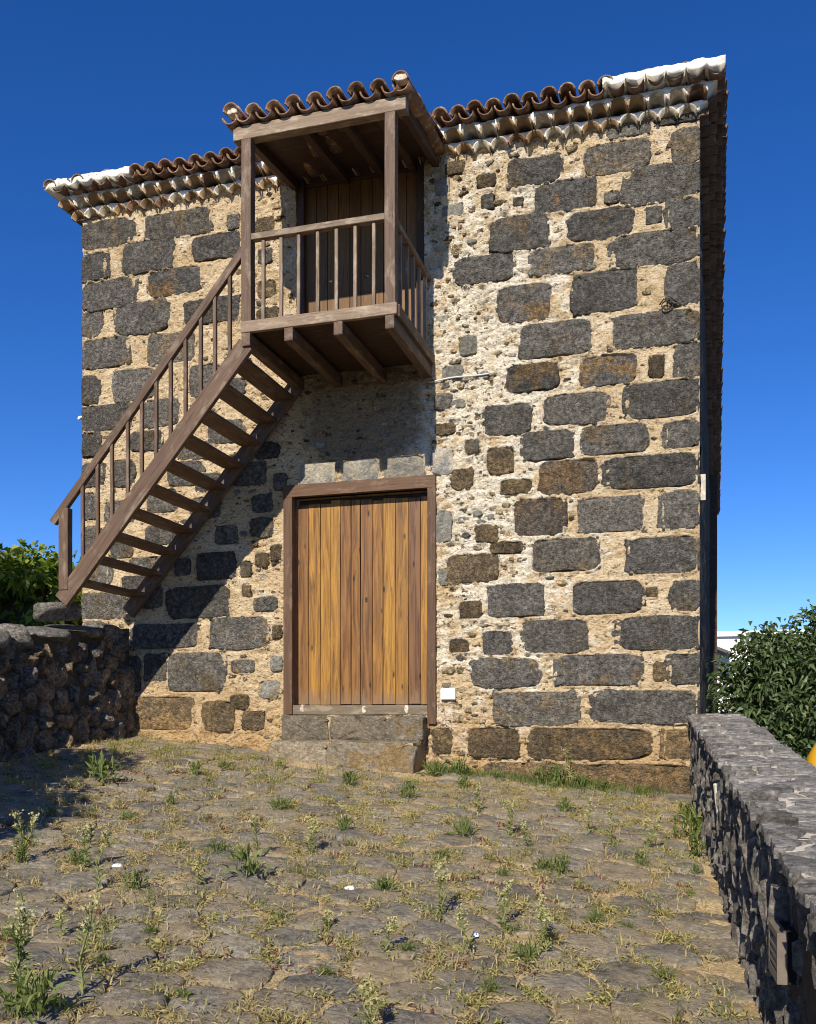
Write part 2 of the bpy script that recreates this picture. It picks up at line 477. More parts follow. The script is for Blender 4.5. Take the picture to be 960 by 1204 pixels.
M_BED = plain('pale bedding mortar', (.56, .49, .38), 25, .35, .95, .9)

def leaf_mat(name, stops, trans=.28, rough=.45):
    m, nt, b, out = new_mat(name)
    r = N(nt, 'NewGeometry').outputs['Random Per Island']
    col = ramp(nt, r, stops)
    nt.links.new(col, b.inputs['Base Color'])
    b.inputs['Roughness'].default_value = rough
    b.inputs['Specular IOR Level'].default_value = .35
    t = N(nt, 'BsdfTranslucent'); nt.links.new(mix(nt, 1.0, col, (1.5, 1.5, .6), 'MULTIPLY'), t.inputs['Color'])
    ms = N(nt, 'MixShader'); ms.inputs[0].default_value = trans
    nt.links.new(b.outputs[0], ms.inputs[1]); nt.links.new(t.outputs[0], ms.inputs[2])
    nt.links.new(ms.outputs[0], out.inputs['Surface'])
    return m
M_LEAF_DK = leaf_mat('dark tree leaf', [(0, (.042, .070, .024)), (.5, (.082, .122, .044)), (.85, (.135, .182, .072)), (1, (.21, .24, .12))])
M_LEAF_VINE = leaf_mat('vine leaf', [(0, (.07, .115, .012)), (.5, (.14, .20, .020)), (1, (.26, .30, .035))], .35)
M_GRASS_DRY = leaf_mat('dry grass', [(0, (.34, .25, .10)), (.4, (.44, .35, .16)), (.75, (.26, .24, .08)), (1, (.50, .42, .22))], .25, .8)
M_GRASS_GRN = leaf_mat('green grass', [(0, (.085, .125, .025)), (.5, (.13, .18, .04)), (1, (.22, .23, .07))], .3, .7)
M_HERB = leaf_mat('small herb leaf', [(0, (.15, .165, .038)), (.4, (.26, .255, .075)), (.7, (.40, .35, .13)), (1, (.50, .42, .19))], .3, .7)
M_WEED = leaf_mat('weed leaf', [(0, (.080, .115, .024)), (.5, (.125, .165, .040)), (1, (.22, .24, .075))], .3, .6)
M_WEED_PALE = leaf_mat('pale weed leaf', [(0, (.20, .225, .07)), (.5, (.29, .30, .11)), (1, (.40, .37, .16))], .3, .7)
M_STEM = plain('weed stem', (.17, .19, .07), 30, .2)
M_SEED = leaf_mat('cream seed heads', [(0, (.46, .42, .20)), (.5, (.56, .51, .28)), (1, (.36, .35, .14))], .3, .9)
M_RED = leaf_mat('red stonecrop', [(0, (.10, .030, .030)), (.5, (.17, .055, .05)), (1, (.24, .13, .07))], .15, .7)

# ------------------------------------------------------------------ setting: street, yard, terrace
V, Fc = box_vf(-400, 400, -400, 600, -0.6, -0.12)
o = put('street', mesh('street', V, Fc), M_ASPH); o['kind'] = 'structure'

rng = np.random.default_rng(7)
R = random.Random(11)
# yard earth: a finely uneven sheet
GX0, GX1, GY0, GY1, GS = -6.6, 1.1, -9.9, 0.15, 0.022
nx, ny = int((GX1 - GX0) / GS), int((GY1 - GY0) / GS)
gx, gy = np.meshgrid(np.linspace(GX0, GX1, nx), np.linspace(GY0, GY1, ny))
gh = gz(gx, gy) - .009 + .020 * fbm(gx * 1.1, gy * 1.1, 0, 3, 3) + .011 * fbm(gx * 7, gy * 7, 0, 5, 4)
idx = np.arange(nx * ny).reshape(ny, nx)
quads = np.stack([idx[:-1, :-1], idx[:-1, 1:], idx[1:, 1:], idx[1:, :-1]], -1).reshape(-1, 4)
ground = put('ground', big_mesh('ground', np.stack([gx, gy, gh], -1).reshape(-1, 3), quads), M_EARTH)
ground['kind'] = 'structure'
V, Fc = box_vf(-6.55, 1.05, -9.85, .1, -.115, 0)
V = [(x, y, z if z < -.1 else gz(x, y) - .10) for x, y, z in V]
o = put('subsoil', mesh('subsoil', V, Fc), M_EARTH, ground)

def clip_cell(p, pts, r):
    poly = [p + np.array(d) * r for d in ((-1, -1), (1, -1), (1, 1), (-1, 1))]
    for q in pts:
        m, n = (p + q) / 2, q - p
        out = []
        for i in range(len(poly)):
            a, b = poly[i], poly[(i + 1) % len(poly)]
            da, db = np.dot(a - m, n), np.dot(b - m, n)
            if da <= 0: out.append(a)
            if da * db < 0: out.append(a + (b - a) * (da / (da - db)))
        poly = out
        if len(poly) < 3: return []
    return poly
def cells(x0, x1, y0, y1, sx, sy, jit, seed):
    g = np.random.default_rng(seed)
    P = []
    j = 0
    y = y0
    while y < y1:
        x = x0 + (sx / 2 if j % 2 else 0)
        while x < x1:
            P.append((x + g.uniform(-jit, jit) * sx, y + g.uniform(-jit, jit) * sy)); x += sx
        y += sy; j += 1
    P = np.array(P)
    res = []
    for p in P:
        d = np.hypot((P[:, 0] - p[0]) / sx, (P[:, 1] - p[1]) / sy)
        nb = P[(d < 2.6) & (d > 1e-6)]
        c = clip_cell(p, nb, 2.0 * max(sx, sy))
        if len(c) >= 3: res.append((p, np.array(c)))
    return res
def resample(poly, n, rnd, smooth=2, jag=.0):
    poly = np.asarray(poly)
    d = np.roll(poly, -1, 0) - poly
    ln = np.hypot(d[:, 0], d[:, 1]); cum = np.concatenate([[0], np.cumsum(ln)])
    t = (np.arange(n) / n) * cum[-1]
    k = np.clip(np.searchsorted(cum, t, 'right') - 1, 0, len(poly) - 1)
    pts = poly[k] + d[k] * ((t - cum[k]) / np.maximum(ln[k], 1e-9))[:, None]
    for _ in range(smooth): pts = (np.roll(pts, 1, 0) + pts * 2 + np.roll(pts, -1, 0)) / 4
    if jag: pts = pts + rnd.normal(0, jag, pts.shape)
    return pts
def slab_vf(pts, rings, rnd, amp=.004, freq=14, seed=0, zf=None):
    """a stone lying flat: pts outline about its centre; rings = (scale, height)"""
    n = len(pts); V = []
    for s, z in rings:
        p = pts * s
        zz = np.full(n, z) + (amp * fbm(p[:, 0] * freq + seed, p[:, 1] * freq, 0, seed, 3) if s < 1.0 else 0)
        V += [(a, b, c) for (a, b), c in zip(p, zz)]
    V.append((0, 0, rings[-1][1] + amp))
    Fc = []
    for i in range(len(rings) - 1):
        for k in range(n): Fc.append((i * n + k, i * n + (k + 1) % n, (i + 1) * n + (k + 1) % n, (i + 1) * n + k))
    b = (len(rings) - 1) * n
    for k in range(n): Fc.append((b + k, b + (k + 1) % n, len(V) - 1))
    return V, Fc

def in_view(x, y):
    rx, ry = x, y - CAM_Y
    dep, lat = ry * CS - rx * SN, rx * CS + ry * SN
    return dep > 2.5 and abs(lat) < dep * .45 and (CAM_Z - gz(x, y)) / dep < .37
pav = []
for p, c in cells(-6.2, .75, -9.6, -.1, .32, .25, .47, 5):
    if p[0] > .02 + .048 * -p[1] - .02 or p[0] < -5.80: continue
    if -3.95 < p[0] < -2.3 and p[1] > -.62: continue
    pav.append((p, c))
pav.sort(key=lambda t: (not in_view(*t[0]), t[0][1]))
rest = []
for i, (p, c) in enumerate(pav):
    ctr = c.mean(0)
    pts = resample(c, 20, rng, 1, .006)
    pts = (pts - ctr) * R.uniform(.88, .99)
    tz = R.uniform(-.007, .010)
    rings = [(1.02, -.05), (1.0, -.006), (.965, .003), (.85, .006), (.4, .006)]
    v, f = slab_vf(pts, rings, rng, .006, 9, i)
    tx, ty = R.gauss(0, .018), R.gauss(0, .018)
    base = Vector((ctr[0], ctr[1], gz(*ctr) + .020 * float(fbm(ctr[0] * 1.1, ctr[1] * 1.1, 0, 3, 3)) + tz))
    v = [(a, b, z + a * (-.0935 + tx) + b * (.082 + ty)) for a, b, z in v]
    if i < 300: put('paving_stone', mesh('paving_stone', v, f, True), M_PAVE, ground, base)
    else: rest.append(([tuple(Vector(q) + base) for q in v], f))
if rest:
    V, Fc = join(rest); o = put('paving_stones_beyond', mesh('paving', V, Fc, True), M_PAVE_J, ground); o['kind'] = 'stuff'

# ------------------------------------------------------------------ the house
HX0, HX1, HZ = -6.56, .138, 7.20                                    # facade corners, foot of the cornice
house = thing('stone_house', 'old two storey house of dark basalt blocks in beige mortar', 'house', (-3.2, 0, .8))
D0, D1 = at(345.5, 700, 0).x, at(504, 700, 0).x                     # yard door opening
DZ0, DZ1 = at(425, 840, 0).z, at(425, 580, 0).z
B0, B1 = at(349, 300, 0).x, at(499, 300, 0).x                       # balcony door opening
BZ0, BZ1 = at(400, 425, 0).z, at(400, 200, 0).z

# stones of the facade, measured: left, top, right, bottom, kind
ST = """
596 184 662 219 g|684 167 768 206 g|795 150 823 194 g|739 192 823 238 b|626 212 705 250 o|787 233 823 271 g|665 246 747 283 g|574 254 647 297 g
721 272 823 313 b|622 290 702 323 g|533 299 607 335 g|790 308 823 359 g|672 317 752 369 g|583 334 650 380 o|717 367 823 409 b|609 378 699 422 g
681 417 752 454 o|762 417 783 446 n|798 401 823 446 g|594 427 661 462 o|637 462 717 501 g|737 447 823 493 b|568 475 627 513 b|614 506 676 543 g
683 499 764 536 g|785 494 823 528 g|572 525 606 560 n|632 540 706 582 r|713 534 823 576 g|603 585 665 632 r|680 583 759 628 g|780 577 823 623 b
588 564 626 581 n|530 551 558 576 n|558 617 587 639 n|577 637 617 652 n|547 517 565 534 g|511 463 532 482 g
623 632 706 674 g|739 630 823 676 g|523 651 590 686 n|571 686 643 728 g|671 682 758 724 g|794 682 823 720 g|759 690 774 703 n|540 707 568 728 n
614 728 696 769 g|727 724 823 766 g|567 742 603 771 g|528 752 552 768 n|552 774 637 810 g|652 769 757 808 g|789 768 823 807 g|768 779 783 802 n
576 813 684 854 g|697 811 823 852 g|549 855 613 892 d|616 855 771 895 d|782 857 823 894 d|566 896 670 932 d|676 897 823 950 d|509 855 532 889 n
714 144 768 162 b|772 136 822 146 b
97 259 155 293 g|171 248 250 280 g|267 252 283 270 g|300 256 324 275 n|97 297 125 332 g|143 282 207 322 g|227 274 285 307 g|97 329 159 366 g
174 315 239 348 o|97 366 117 398 g|135 354 201 395 g|215 350 285 382 g|97 397 152 435 g|175 391 232 429 g|132 433 184 473 g|97 441 114 478 g
97 476 150 508 g|168 470 213 503 g|97 508 117 540 g|222 428 262 468 g|153 506 192 532 g|263 445 290 466 g|244 494 288 522 b|197 542 240 573 g
97 543 121 575 g|133 540 159 573 b|172 575 210 604 b|97 579 114 613 g|170 617 213 642 b|124 588 160 616 g|97 618 120 652 g|130 634 158 658 g
152 655 192 674 b|97 658 128 692 g|143 677 175 694 g|93 696 152 729 b|231 648 280 683 g|253 617 281 641 g|297 581 322 603 g|294 608 324 632 g
272 543 315 572 g|197 688 272 728 g|246 725 317 764 g|152 733 236 764 g|197 766 266 816 g|169 768 198 802 g|143 770 167 816 g|271 776 301 792 g
298 702 328 719 g|154 818 229 860 d|238 824 278 861 n|284 836 313 859 n|270 817 295 834 n|143 819 157 861 n|210 520 252 540 g|224 584 262 611 g
352 545 397 573 p|401 540 447 571 p|452 536 500 567 p|506 526 534 560 p|
304 292 322 312 g|304 330 326 352 n|302 362 330 384 n|512 600 533 640 l|516 668 530 690 l|524 190 548 206 n
560 205 585 222 n|566 228 582 246 g|604 232 616 244 g|711 225 730 240 b|759 243 780 265 b|520 240 546 256 l|512 210 530 232 l|540 395 562 420 l
520 430 545 448 l|512 498 536 512 n|165 690 192 716 g|283 660 297 680 g|300 520 330 540 g|318 640 332 660 n|285 688 296 703 n|320 735 333 752 n|318 772 333 790 l|306 800 330 822 l|230 556 262 578 g|176 655 200 676 g|205 655 226 678 g|322 556 338 578 g|300 650 316 668 n|240 790 262 812 n|230 790 236 812 n|700 598 0 0 x"""
KIND = dict(g=M_GREY, b=M_BLUE, o=M_OCHRE, r=M_RUST, n=M_BROWN, d=M_BASE, p=M_PALE, l=M_RUB[3])
stones = []
for t in ST.replace('\n', '|').split('|'):
    a = t.split()
    if len(a) != 5 or a[4] == 'x': continue
    u0, v0, u1, v1 = map(float, a[:4])
    um, vm = (u0 + u1) / 2, (v0 + v1) / 2
    p = at(um, vm, 0); x0, x1 = at(u0, vm, 0).x, at(u1, vm, 0).x
    zt, zb = at(um, v0, 0).z, at(um, v1, 0).z
    stones.append([(x0 + x1) / 2, p.z, x1 - x0, zt - zb, a[4]])
def hits(x, z, w, h, pad):
    for s in stones:
        if abs(s[0] - x) < (s[2] + w) / 2 + pad and abs(s[1] - z) < (s[3] + h) / 2 + pad: return True
    return False
def in_opening(x, z, w, h):
    return (x + w / 2 > D0 - .14 and x - w / 2 < D1 + .14 and z - h / 2 < DZ1 + .15) or \
           (x + w / 2 > B0 - .03 and x - w / 2 < B1 + .03 and BZ0 - .05 < z + h / 2 and z - h / 2 < BZ1 + .05)
n_main = len(stones)
# small pinning stones bedded between the blocks, more of them in the rubble bay round the doors
for k in range(9000):
    bay = R.random() < .62
    if R.random() < .25: bay = False
    x = R.uniform(-2.35, -1.05) if bay and R.random() < .7 else (R.uniform(-4.7, -1.0) if bay else R.uniform(HX0 + .05, HX1 - .05))
    z = R.uniform(.7, HZ - .05)
    w = R.uniform(.035, .13) if bay else R.uniform(.03, .085)
    h = w * R.uniform(.28, .8)
    if hits(x, z, w, h, .004) or in_opening(x, z, w, h): continue
    bright = R.random()
    kind = 'R0' if bright < .58 else 'R1' if bright < .72 else 'g' if bright < .80 else 'R3'
    stones.append([x, z, w, h, kind])
    if len(stones) > n_main + 460: break
# mortar face
MS = .0125
mx, mz = int((HX1 - HX0) / MS), int((HZ + .08 - .3) / MS)
X, Z = np.meshgrid(np.linspace(HX0, HX1, mx), np.linspace(.3, HZ + .08, mz))
bayw = np.clip(1.25 - np.abs(X + 2.0) / 1.3, 0, 1) * .9 + np.clip(1.0 - np.abs(X + 4.25) / .6, 0, 1) * .5
rough = .75 + 1.15 * np.clip(bayw, 0, 1)
H = .010 * fbm(X * 3.1, Z * 3.1, 0, 21, 3) + rough * (.0105 * fbm(X * 13, Z * 24, 0, 31, 4, .65) + .004 * fbm(X * 55, Z * 65, 0, 41, 2))
H -= rough * .022 * np.clip(vn(X * 13, Z * 20, 0, 77) * vn(X * 7, Z * 8, 0, 78) * 2.4 - .35, 0, 1)     # pockets
crev = np.clip(1 - np.abs(fbm(X * 7, Z * 17, 0, 131, 3, .6)) * 5.5, 0, 1)
H -= np.clip(bayw * 1.2, .12, 1) * .030 * crev * np.clip(vn(X * 4, Z * 4, 0, 133) + .45, 0, 1)
H += .010
SMEAR = fbm(X * 12, Z * 12, 0, 91, 4, .75) * 1.5 + .18
for sx, sz, w, h, kd in stones[:n_main]:
    i0, i1 = np.searchsorted(X[0], [sx - w * .6, sx + w * .6]); j0, j1 = np.searchsorted(Z[:, 0], [sz - h * .6, sz + h * .6])
    q = (np.abs((X[j0:j1, i0:i1] - sx) / (w / 2)) ** 7 + np.abs((Z[j0:j1, i0:i1] - sz) / (h / 2)) ** 7) ** (1 / 7)
    H[j0:j1, i0:i1] += -.055 * np.clip((.93 - q) / .10, 0, 1) + .026 * np.clip(SMEAR[j0:j1, i0:i1], 0, 1) * np.exp(-((q - .97) / .06) ** 2)
edge = np.minimum(X - HX0, HX1 - X)
H = np.where(edge < .02, np.minimum(H, .004), H)
idx = np.arange(mx * mz).reshape(mz, mx)
quads = np.stack([idx[:-1, :-1], idx[:-1, 1:], idx[1:, 1:], idx[1:, :-1]], -1).reshape(-1, 4)
cx, cz = X.ravel()[quads].mean(1), Z.ravel()[quads].mean(1)
hole = ((cx > D0) & (cx < D1) & (cz < DZ1) & (cz > DZ0)) | ((cx > B0) & (cx < B1) & (cz > BZ0) & (cz < BZ1))
wallv = np.stack([X, -H, Z], -1).reshape(-1, 3)
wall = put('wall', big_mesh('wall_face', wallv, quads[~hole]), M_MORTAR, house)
# reveals of the two openings, the other three walls and the core
parts = []
for (a, b, c, d) in ((D0, D1, DZ0, DZ1), (B0, B1, BZ0, BZ1)):
    parts += [box_vf(a - .3, a, .012, .5, c - .1, d + .3), box_vf(b, b + .3, .012, .5, c - .1, d + .3), box_vf(a, b, .013, .5, d, d + .29), box_vf(a, b, .013, .5, c - .09, c)]
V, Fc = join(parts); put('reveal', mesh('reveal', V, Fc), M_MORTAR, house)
def stone_vf(w, h, p, rnd, seed, npts=34, proud=.020, wob=.035, amp=.005, lim=None):
    th = np.arange(npts) / npts * 2 * math.pi
    c, s = np.cos(th), np.sin(th)
    ox = np.sign(c) * np.abs(c) ** (2 / p) * w / 2; oz = np.sign(s) * np.abs(s) ** (2 / p) * h / 2
    ox0, oz0 = ox, oz
    wv = 1 + wob * fbm(c * 1.3 + seed * 7.1, s * 1.3, 0, seed, 2) * 1.6
    mn = min(w, h)
    ox = ox * wv + mn * .05 * fbm(c * 3.5 + seed, s * 3.5, 0, seed + 3, 3, .7); oz = oz * wv + mn * .05 * fbm(c * 3.5 + seed, s * 3.5, 0, seed + 9, 3, .7)
    shear = rnd.uniform(-.05, .05)
    oz = oz * (1 + shear * ox / w * 3)
    if lim: ox = np.clip(ox, *lim)
    V = []
    tilt_x, tilt_z = rnd.gauss(0, .012), rnd.gauss(0, .02)
    rings = [(1.005, .06), (1.0, -.25 * proud), (.98, -.75 * proud), (.92, -.95 * proud), (.75, -1.0 * proud), (.5, -1.06 * proud), (.25, -1.08 * proud)]
    for sc, y in rings:
        k_ = max(0.0, min(1.0, (sc - .80) / .2))
        px, pz = (ox0 + (ox - ox0) * k_) * sc, (oz0 + (oz - oz0) * k_) * sc
        if lim: px = np.clip(px, *lim)
        d = (amp * 1.5 * fbm(px * 22 + seed, pz * 22, 0, seed + 5, 3, .7)) if sc < 1 else np.zeros(npts)
        V += [(a, y + e + (a * tilt_x + b * tilt_z if sc < 1 else 0), b) for a, b, e in zip(px, pz, d)]
    V.append((0, -1.12 * proud, 0))
    Fc = []; n = npts
    for i in range(len(rings) - 1):
        for k in range(n): Fc.append((i * n + k, i * n + (k + 1) % n, (i + 1) * n + (k + 1) % n, (i + 1) * n + k))
    b = (len(rings) - 1) * n
    for k in range(n): Fc.append((b + k, b + (k + 1) % n, len(V) - 1))
    return V, Fc
small = sorted(stones[n_main:], key=lambda s: -s[2] * s[3])
chips = []
for i, (x, z, w, h, kd) in enumerate(stones[:n_main] + small):
    if i < n_main:
        rough_k = kd in 'nlo' or w < .3
        # corner blocks run right out to the arris
        lim = None
        if x + w / 2 > HX1 - .03: x -= .02; w += .07; lim = (-9, HX1 + .006 - x)
        elif x - w / 2 < HX0 + .03: x += .02; w += .07; lim = (HX0 - .006 - x, 9)
        p = 4.0 if rough_k else R.choice((4, 5.5, 7, 9, 11))
        big = w * h > .02
        v, f = stone_vf(w * .985, h * .955, p, R, i, 52 if big else 30, R.uniform(.020, .027), -0 + .07 if rough_k else .045, lim=lim)
        mt = KIND[kd]
        if kd == 'g': mt = R.choice((M_GREY, M_GREY, M_GREY2, M_GREY3, M_BLUE))
        put('stone', mesh('stone', v, f, True), mt, wall, (x, 0, z))
    else:
        v, f = stone_vf(w, h, R.uniform(2.2, 5), R, i, 11, R.uniform(.010, .022), .30, .006)
        m = {'R0': M_RUB[0], 'R1': M_RUB[1], 'R3': M_RUB[3], 'g': M_GREY}[kd]
        if i < 298: put('stone', mesh('stone', v, f, True), m, wall, (x, 0, z))
        else: chips.append(([(a + x, b, c + z) for a, b, c in v], f))
V, Fc = join(chips); o = put('stone_chips', mesh('stone_chips', V, Fc, True), M_RUBMIX, wall); o['kind'] = 'stuff'

# side and rear walls: the right hand flank runs a degree or two outward, a rear wing steps out a hand's width
SL = .031
def flank(y): return HX1 + SL * y
gy_, gz_ = np.meshgrid(np.linspace(.0, 14, 260), np.linspace(.0, HZ + .05, 150))
hh = .018 * fbm(gy_ * 2.5, gz_ * 4, 0, 61, 4) + .012 * fbm(gy_ * 12, gz_ * 12, 0, 62, 2)
idx = np.arange(gy_.size).reshape(gy_.shape)
quads = np.stack([idx[:-1, :-1], idx[:-1, 1:], idx[1:, 1:], idx[1:, :-1]], -1).reshape(-1, 4)
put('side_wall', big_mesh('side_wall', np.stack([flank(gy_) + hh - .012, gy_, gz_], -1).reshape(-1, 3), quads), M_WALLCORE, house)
gy_, gz_ = np.meshgrid(np.linspace(.0, 14, 160), np.linspace(.6, HZ + .05, 120))
hh = .012 * fbm(gy_ * 3, gz_ * 5, 0, 63, 4)
idx = np.arange(gy_.size).reshape(gy_.shape)
quads = np.stack([idx[:-1, :-1], idx[1:, :-1], idx[1:, 1:], idx[:-1, 1:]], -1).reshape(-1, 4)
put('side_wall', big_mesh('side_wall_west', np.stack([HX0 - hh + .01, gy_, gz_], -1).reshape(-1, 3), quads), M_MORTAR, house)
V, Fc = box_vf(-6.3, flank(14) + .17, 13.98, 20, -.1, HZ + .1); put('rear_wing', mesh('rear_wing', V, Fc), M_WOOD_DK, house)

# --- cornice: two corbelled rows of hollow tiles under the roof tiles, white mortar between
def tile_vf(r0, r1, L, th, n=9, up=True, a=1.0):
    """half-round tile along +Y (mouth at y=0), convex up or down"""
    V, Fc = [], []
    s = 1 if up else -1
    for y, r in ((0, r0), (L, r1)):
        for rr in (r, r - th):
            for k in range(n + 1):
                t = math.pi * k / n
                V.append((rr * math.cos(t) * a, y, s * rr * math.sin(t) * .92))
    m = n + 1
    for k in range(n):
        q = [(k, k + 1, 2 * m + k + 1, 2 * m + k), (m + k, 3 * m + k, 3 * m + k + 1, m + k + 1), (k, m + k, m + k + 1, k + 1), (2 * m + k, 2 * m + k + 1, 3 * m + k + 1, 3 * m + k)]
        Fc += q if s > 0 else [tuple(reversed(z)) for z in q]
    for k in (0, n): Fc.append((k, 2 * m + k, 3 * m + k, m + k))
    return V, Fc
PITCH = .178
roof_z = HZ + .200
# plain hipped roof body under the tiles
OV = .29
rx0, rx1, ry0, ry1 = HX0 - .10, flank(14) + .12, -.12, 14.2
rv = [(rx0, ry0, roof_z + .01), (HX1 + .10, ry0, roof_z + .01), (rx1, ry1, roof_z + .01), (rx0, ry1, roof_z + .01),
      ((rx0 + rx1) / 2, 3.3, roof_z + .95), ((rx0 + rx1) / 2, 10.5, roof_z + .95)]
roof = put('roof', mesh('roof_body', rv, [(0, 1, 4), (1, 2, 5, 4), (2, 3, 5), (3, 0, 4, 5), (3, 2, 1, 0)]), M_TILE_J, house)
ME_CORB = mesh('corbel_tile', *tile_vf(.088, .080, .34, .014), True)
ME_COVER = mesh('cover_tile', *tile_vf(.082, .068, .46, .014), True)
ME_CHAN = mesh('channel_tile', *tile_vf(.078, .090, .46, .014, up=False), True)
for me in (ME_CORB, ME_COVER, ME_CHAN): me.materials.append(M_TILE)
def jitq(k=1.0): return Quaternion((1, R.gauss(0, .02) * k, R.gauss(0, .025) * k, R.gauss(0, .02) * k)).normalized()
SLOPE = Quaternion((1, 0, 0), math.radians(14))
def xs_row(off, half): 
    x = HX0 - off + .10; out = []
    while x < HX1 + off - .10: out.append(x); x += PITCH
    return out
ROWS = ((.095, HZ + .000), (.190, HZ + .105))
for proj, z in ROWS:
    for x in xs_row(proj, 0):
        o = put('corbel_tile', ME_CORB, None, roof, (x + R.gauss(0, .004), -proj + R.gauss(0, .007), z + R.gauss(0, .005)), jitq())
        t_ = R.random()
        if t_ < .40: setmat(o, M_TILE_WASH)
        elif t_ < .82: setmat(o, M_TILE_BUFF)
for x in xs_row(OV, 0):
    hide = -4.42 < x < -2.32                                        # behind the balcony roof
    if hide: continue
    put('cover_tile', ME_COVER, None, roof, (x + R.gauss(0, .004), -OV - .02 + R.gauss(0, .01), roof_z + .052 + R.gauss(0, .006)), SLOPE @ jitq())
    put('channel_tile', ME_CHAN, None, roof, (x + PITCH / 2 + R.gauss(0, .004), -OV + R.gauss(0, .01), roof_z + .062 + R.gauss(0, .005)), SLOPE @ jitq())
# tiles further up the slope
lots = []
cv, ch = tile_vf(.080, .068, .46, .014, 5), tile_vf(.078, .088, .46, .014, 5, False)
def place(vf, loc, q): return [tuple(q @ Vector(p) + Vector(loc)) for p in vf[0]], vf[1]
for row in range(1, 5):
    for x in xs_row(OV - row * .3, 0):
        y = -OV + row * .40; z = roof_z + .055 + row * .40 * math.tan(math.radians(14.5))
        lots += [place(cv, (x, y, z), SLOPE), place(ch, (x + PITCH / 2, y, z + .01), SLOPE)]
V, Fc = join(lots); o = put('upper_roof_tiles', mesh('upper_tiles', V, Fc, True), M_TILE_J, roof); o['kind'] = 'stuff'
# flank eaves
lots = []
QR = Quaternion((0, 0, 1), math.radians(90) - SL)
def flankrow(vf, proj, z, dz=0, tilt=0, y0=-.1):
    y = y0
    while y < 19.6:
        q = QR @ Quaternion((1, 0, 0), math.radians(tilt)) @ jitq()
        lots.append(place(vf, (flank(max(y, -.3)) + proj * .82 + R.gauss(0, .006), y, z + dz), q)); y += PITCH
cb = tile_vf(.088, .080, .34, .014, 5)
flankrow(cb, .095, HZ, 0, 0, .08); flankrow(cb, .185, HZ + .105, 0, 0, .06)
flankrow(cv, OV, roof_z + .052, 0, 14, .05); flankrow(ch, OV - .02, roof_z + .062, 0, 14, -.04)
V, Fc = join(lots); o = put('flank_eave_tiles', mesh('flank_tiles', V, Fc, True), M_TILE_J, roof); o['kind'] = 'stuff'
lots = []
QL = Quaternion((0, 0, 1), math.radians(-90))
for vf, proj, z, tilt in ((cb, .105, HZ, 0), (cb, .185, HZ + .105, 0), (cv, OV, roof_z + .052, 14), (ch, OV - .02, roof_z + .062, 14)):
    y = .06
    while y < 13.5:
        lots.append(place(vf, (HX0 - proj, y, z), QL @ Quaternion((1, 0, 0), math.radians(tilt)) @ jitq())); y += PITCH
V, Fc = join(lots); o = put('west_eave_tiles', mesh('west_tiles', V, Fc, True), M_TILE_J, roof); o['kind'] = 'stuff'
# white mortar beds: the lower edge of each follows the backs of the tiles under it
def scallop_vf(x0, x1, z_row, rad, ztop, yf, yb, phase, down=False, n=10):
    """strip of mortar; its bottom edge follows tile backs"""
    xs = np.arange(x0, x1, PITCH / n)
    d = ((xs - phase + PITCH / 2) % PITCH) - PITCH / 2
    arc = np.sqrt(np.maximum(0, rad ** 2 - d ** 2)) * .92
    zb = z_row - arc * .55 if down else z_row + arc + .001
    zt = np.full_like(xs, ztop) + .004 * vn(xs * 9, xs * 0, 0, 4)
    yfj = yf + .016 * fbm(xs * 8, xs * 0 + z_row * 9, 0, 6, 3)
    V, Fc = [], []
    K = 4
    for i, x in enumerate(xs):
        for k in range(K + 1):
            t = k / K
            V.append((x, yfj[i] + .012 * float(vn(x * 25, t * 6, 0, 5)), zb[i] * (1 - t) + zt[i] * t))
        V.append((x, yb, zt[i])); V.append((x, yb, zb[i]))
    m = K + 3
    for i in range(len(xs) - 1):
        for k in range(m): Fc.append((i * m + k, (i + 1) * m + k, (i + 1) * m + (k + 1) % m, i * m + (k + 1) % m))
    Fc.append(tuple(reversed(range(m)))); Fc.append(tuple((len(xs) - 1) * m + k for k in range(m)))
    return V, Fc
for (proj, z), ztop in zip(ROWS, (HZ + .103, HZ + .215)):
    V, Fc = scallop_vf(HX0 - proj + .03, HX1 + proj - .02, z, .089, ztop, -proj + .030, .1, HX0 - proj + .10)
    put('mortar_bed', mesh('mortar_bed', V, Fc, True), M_WHITE, roof)
# lime capping that fills the tile mouths towards both corners
for a, b in ((HX0 - OV + .02, at(156, 195, -OV).x), (at(709, 100, -OV).x, HX1 + OV - .06)):
    V, Fc = scallop_vf(a, b, roof_z + .074, .084, roof_z + .116, -OV - .032, .1, HX0 - OV + .10 + PITCH / 2, True)
    put('lime_capping', mesh('lime_capping', V, Fc, True), M_CAP, roof)

# --- yard door
door = put('door', mesh('door_backing', *box_vf(D0 + .002, D1 - .002, .16, .2, DZ0 - .02, DZ1)), M_WOOD_DK, house)
nb = 12; xs = [D0 + .012]
wd = [R.uniform(.8, 1.25) for _ in range(nb)]; tot = sum(wd); span = D1 - D0 - .024
for w in wd: xs.append(xs[-1] + w / tot * span)
dz0 = at(425, 829, 0).z
for i in range(nb):
    xm = (xs[i] + xs[i + 1]) / 2
    beam('board', (xm, .105 + R.uniform(-.004, .004), dz0 + R.uniform(0, .01)), (xm, .105, DZ1 - .03 - R.uniform(0, .035)), xs[i + 1] - xs[i] - (.010 if i == 5 else .0045), .03, M_DOOR, door, up=(0, -1, 0), c=.003)
kx = at(431, 705, 0.09); V, Fc = join([box_vf(-.012, .012, -.006, .004, -.022, .022), tube_vf([(0, -.004, .004), (0, -.012, .004)], [.008, .006], 8)])
put('keyhole_plate', mesh('keyhole_plate', V, Fc), M_IRON, door, (kx.x, .086, kx.z))
frame = put('door_frame', mesh('door_head', *box_vf(D0 - .10, D1 + .085, -.055, .08, DZ1, DZ1 + .125)), M_FRAME, house)
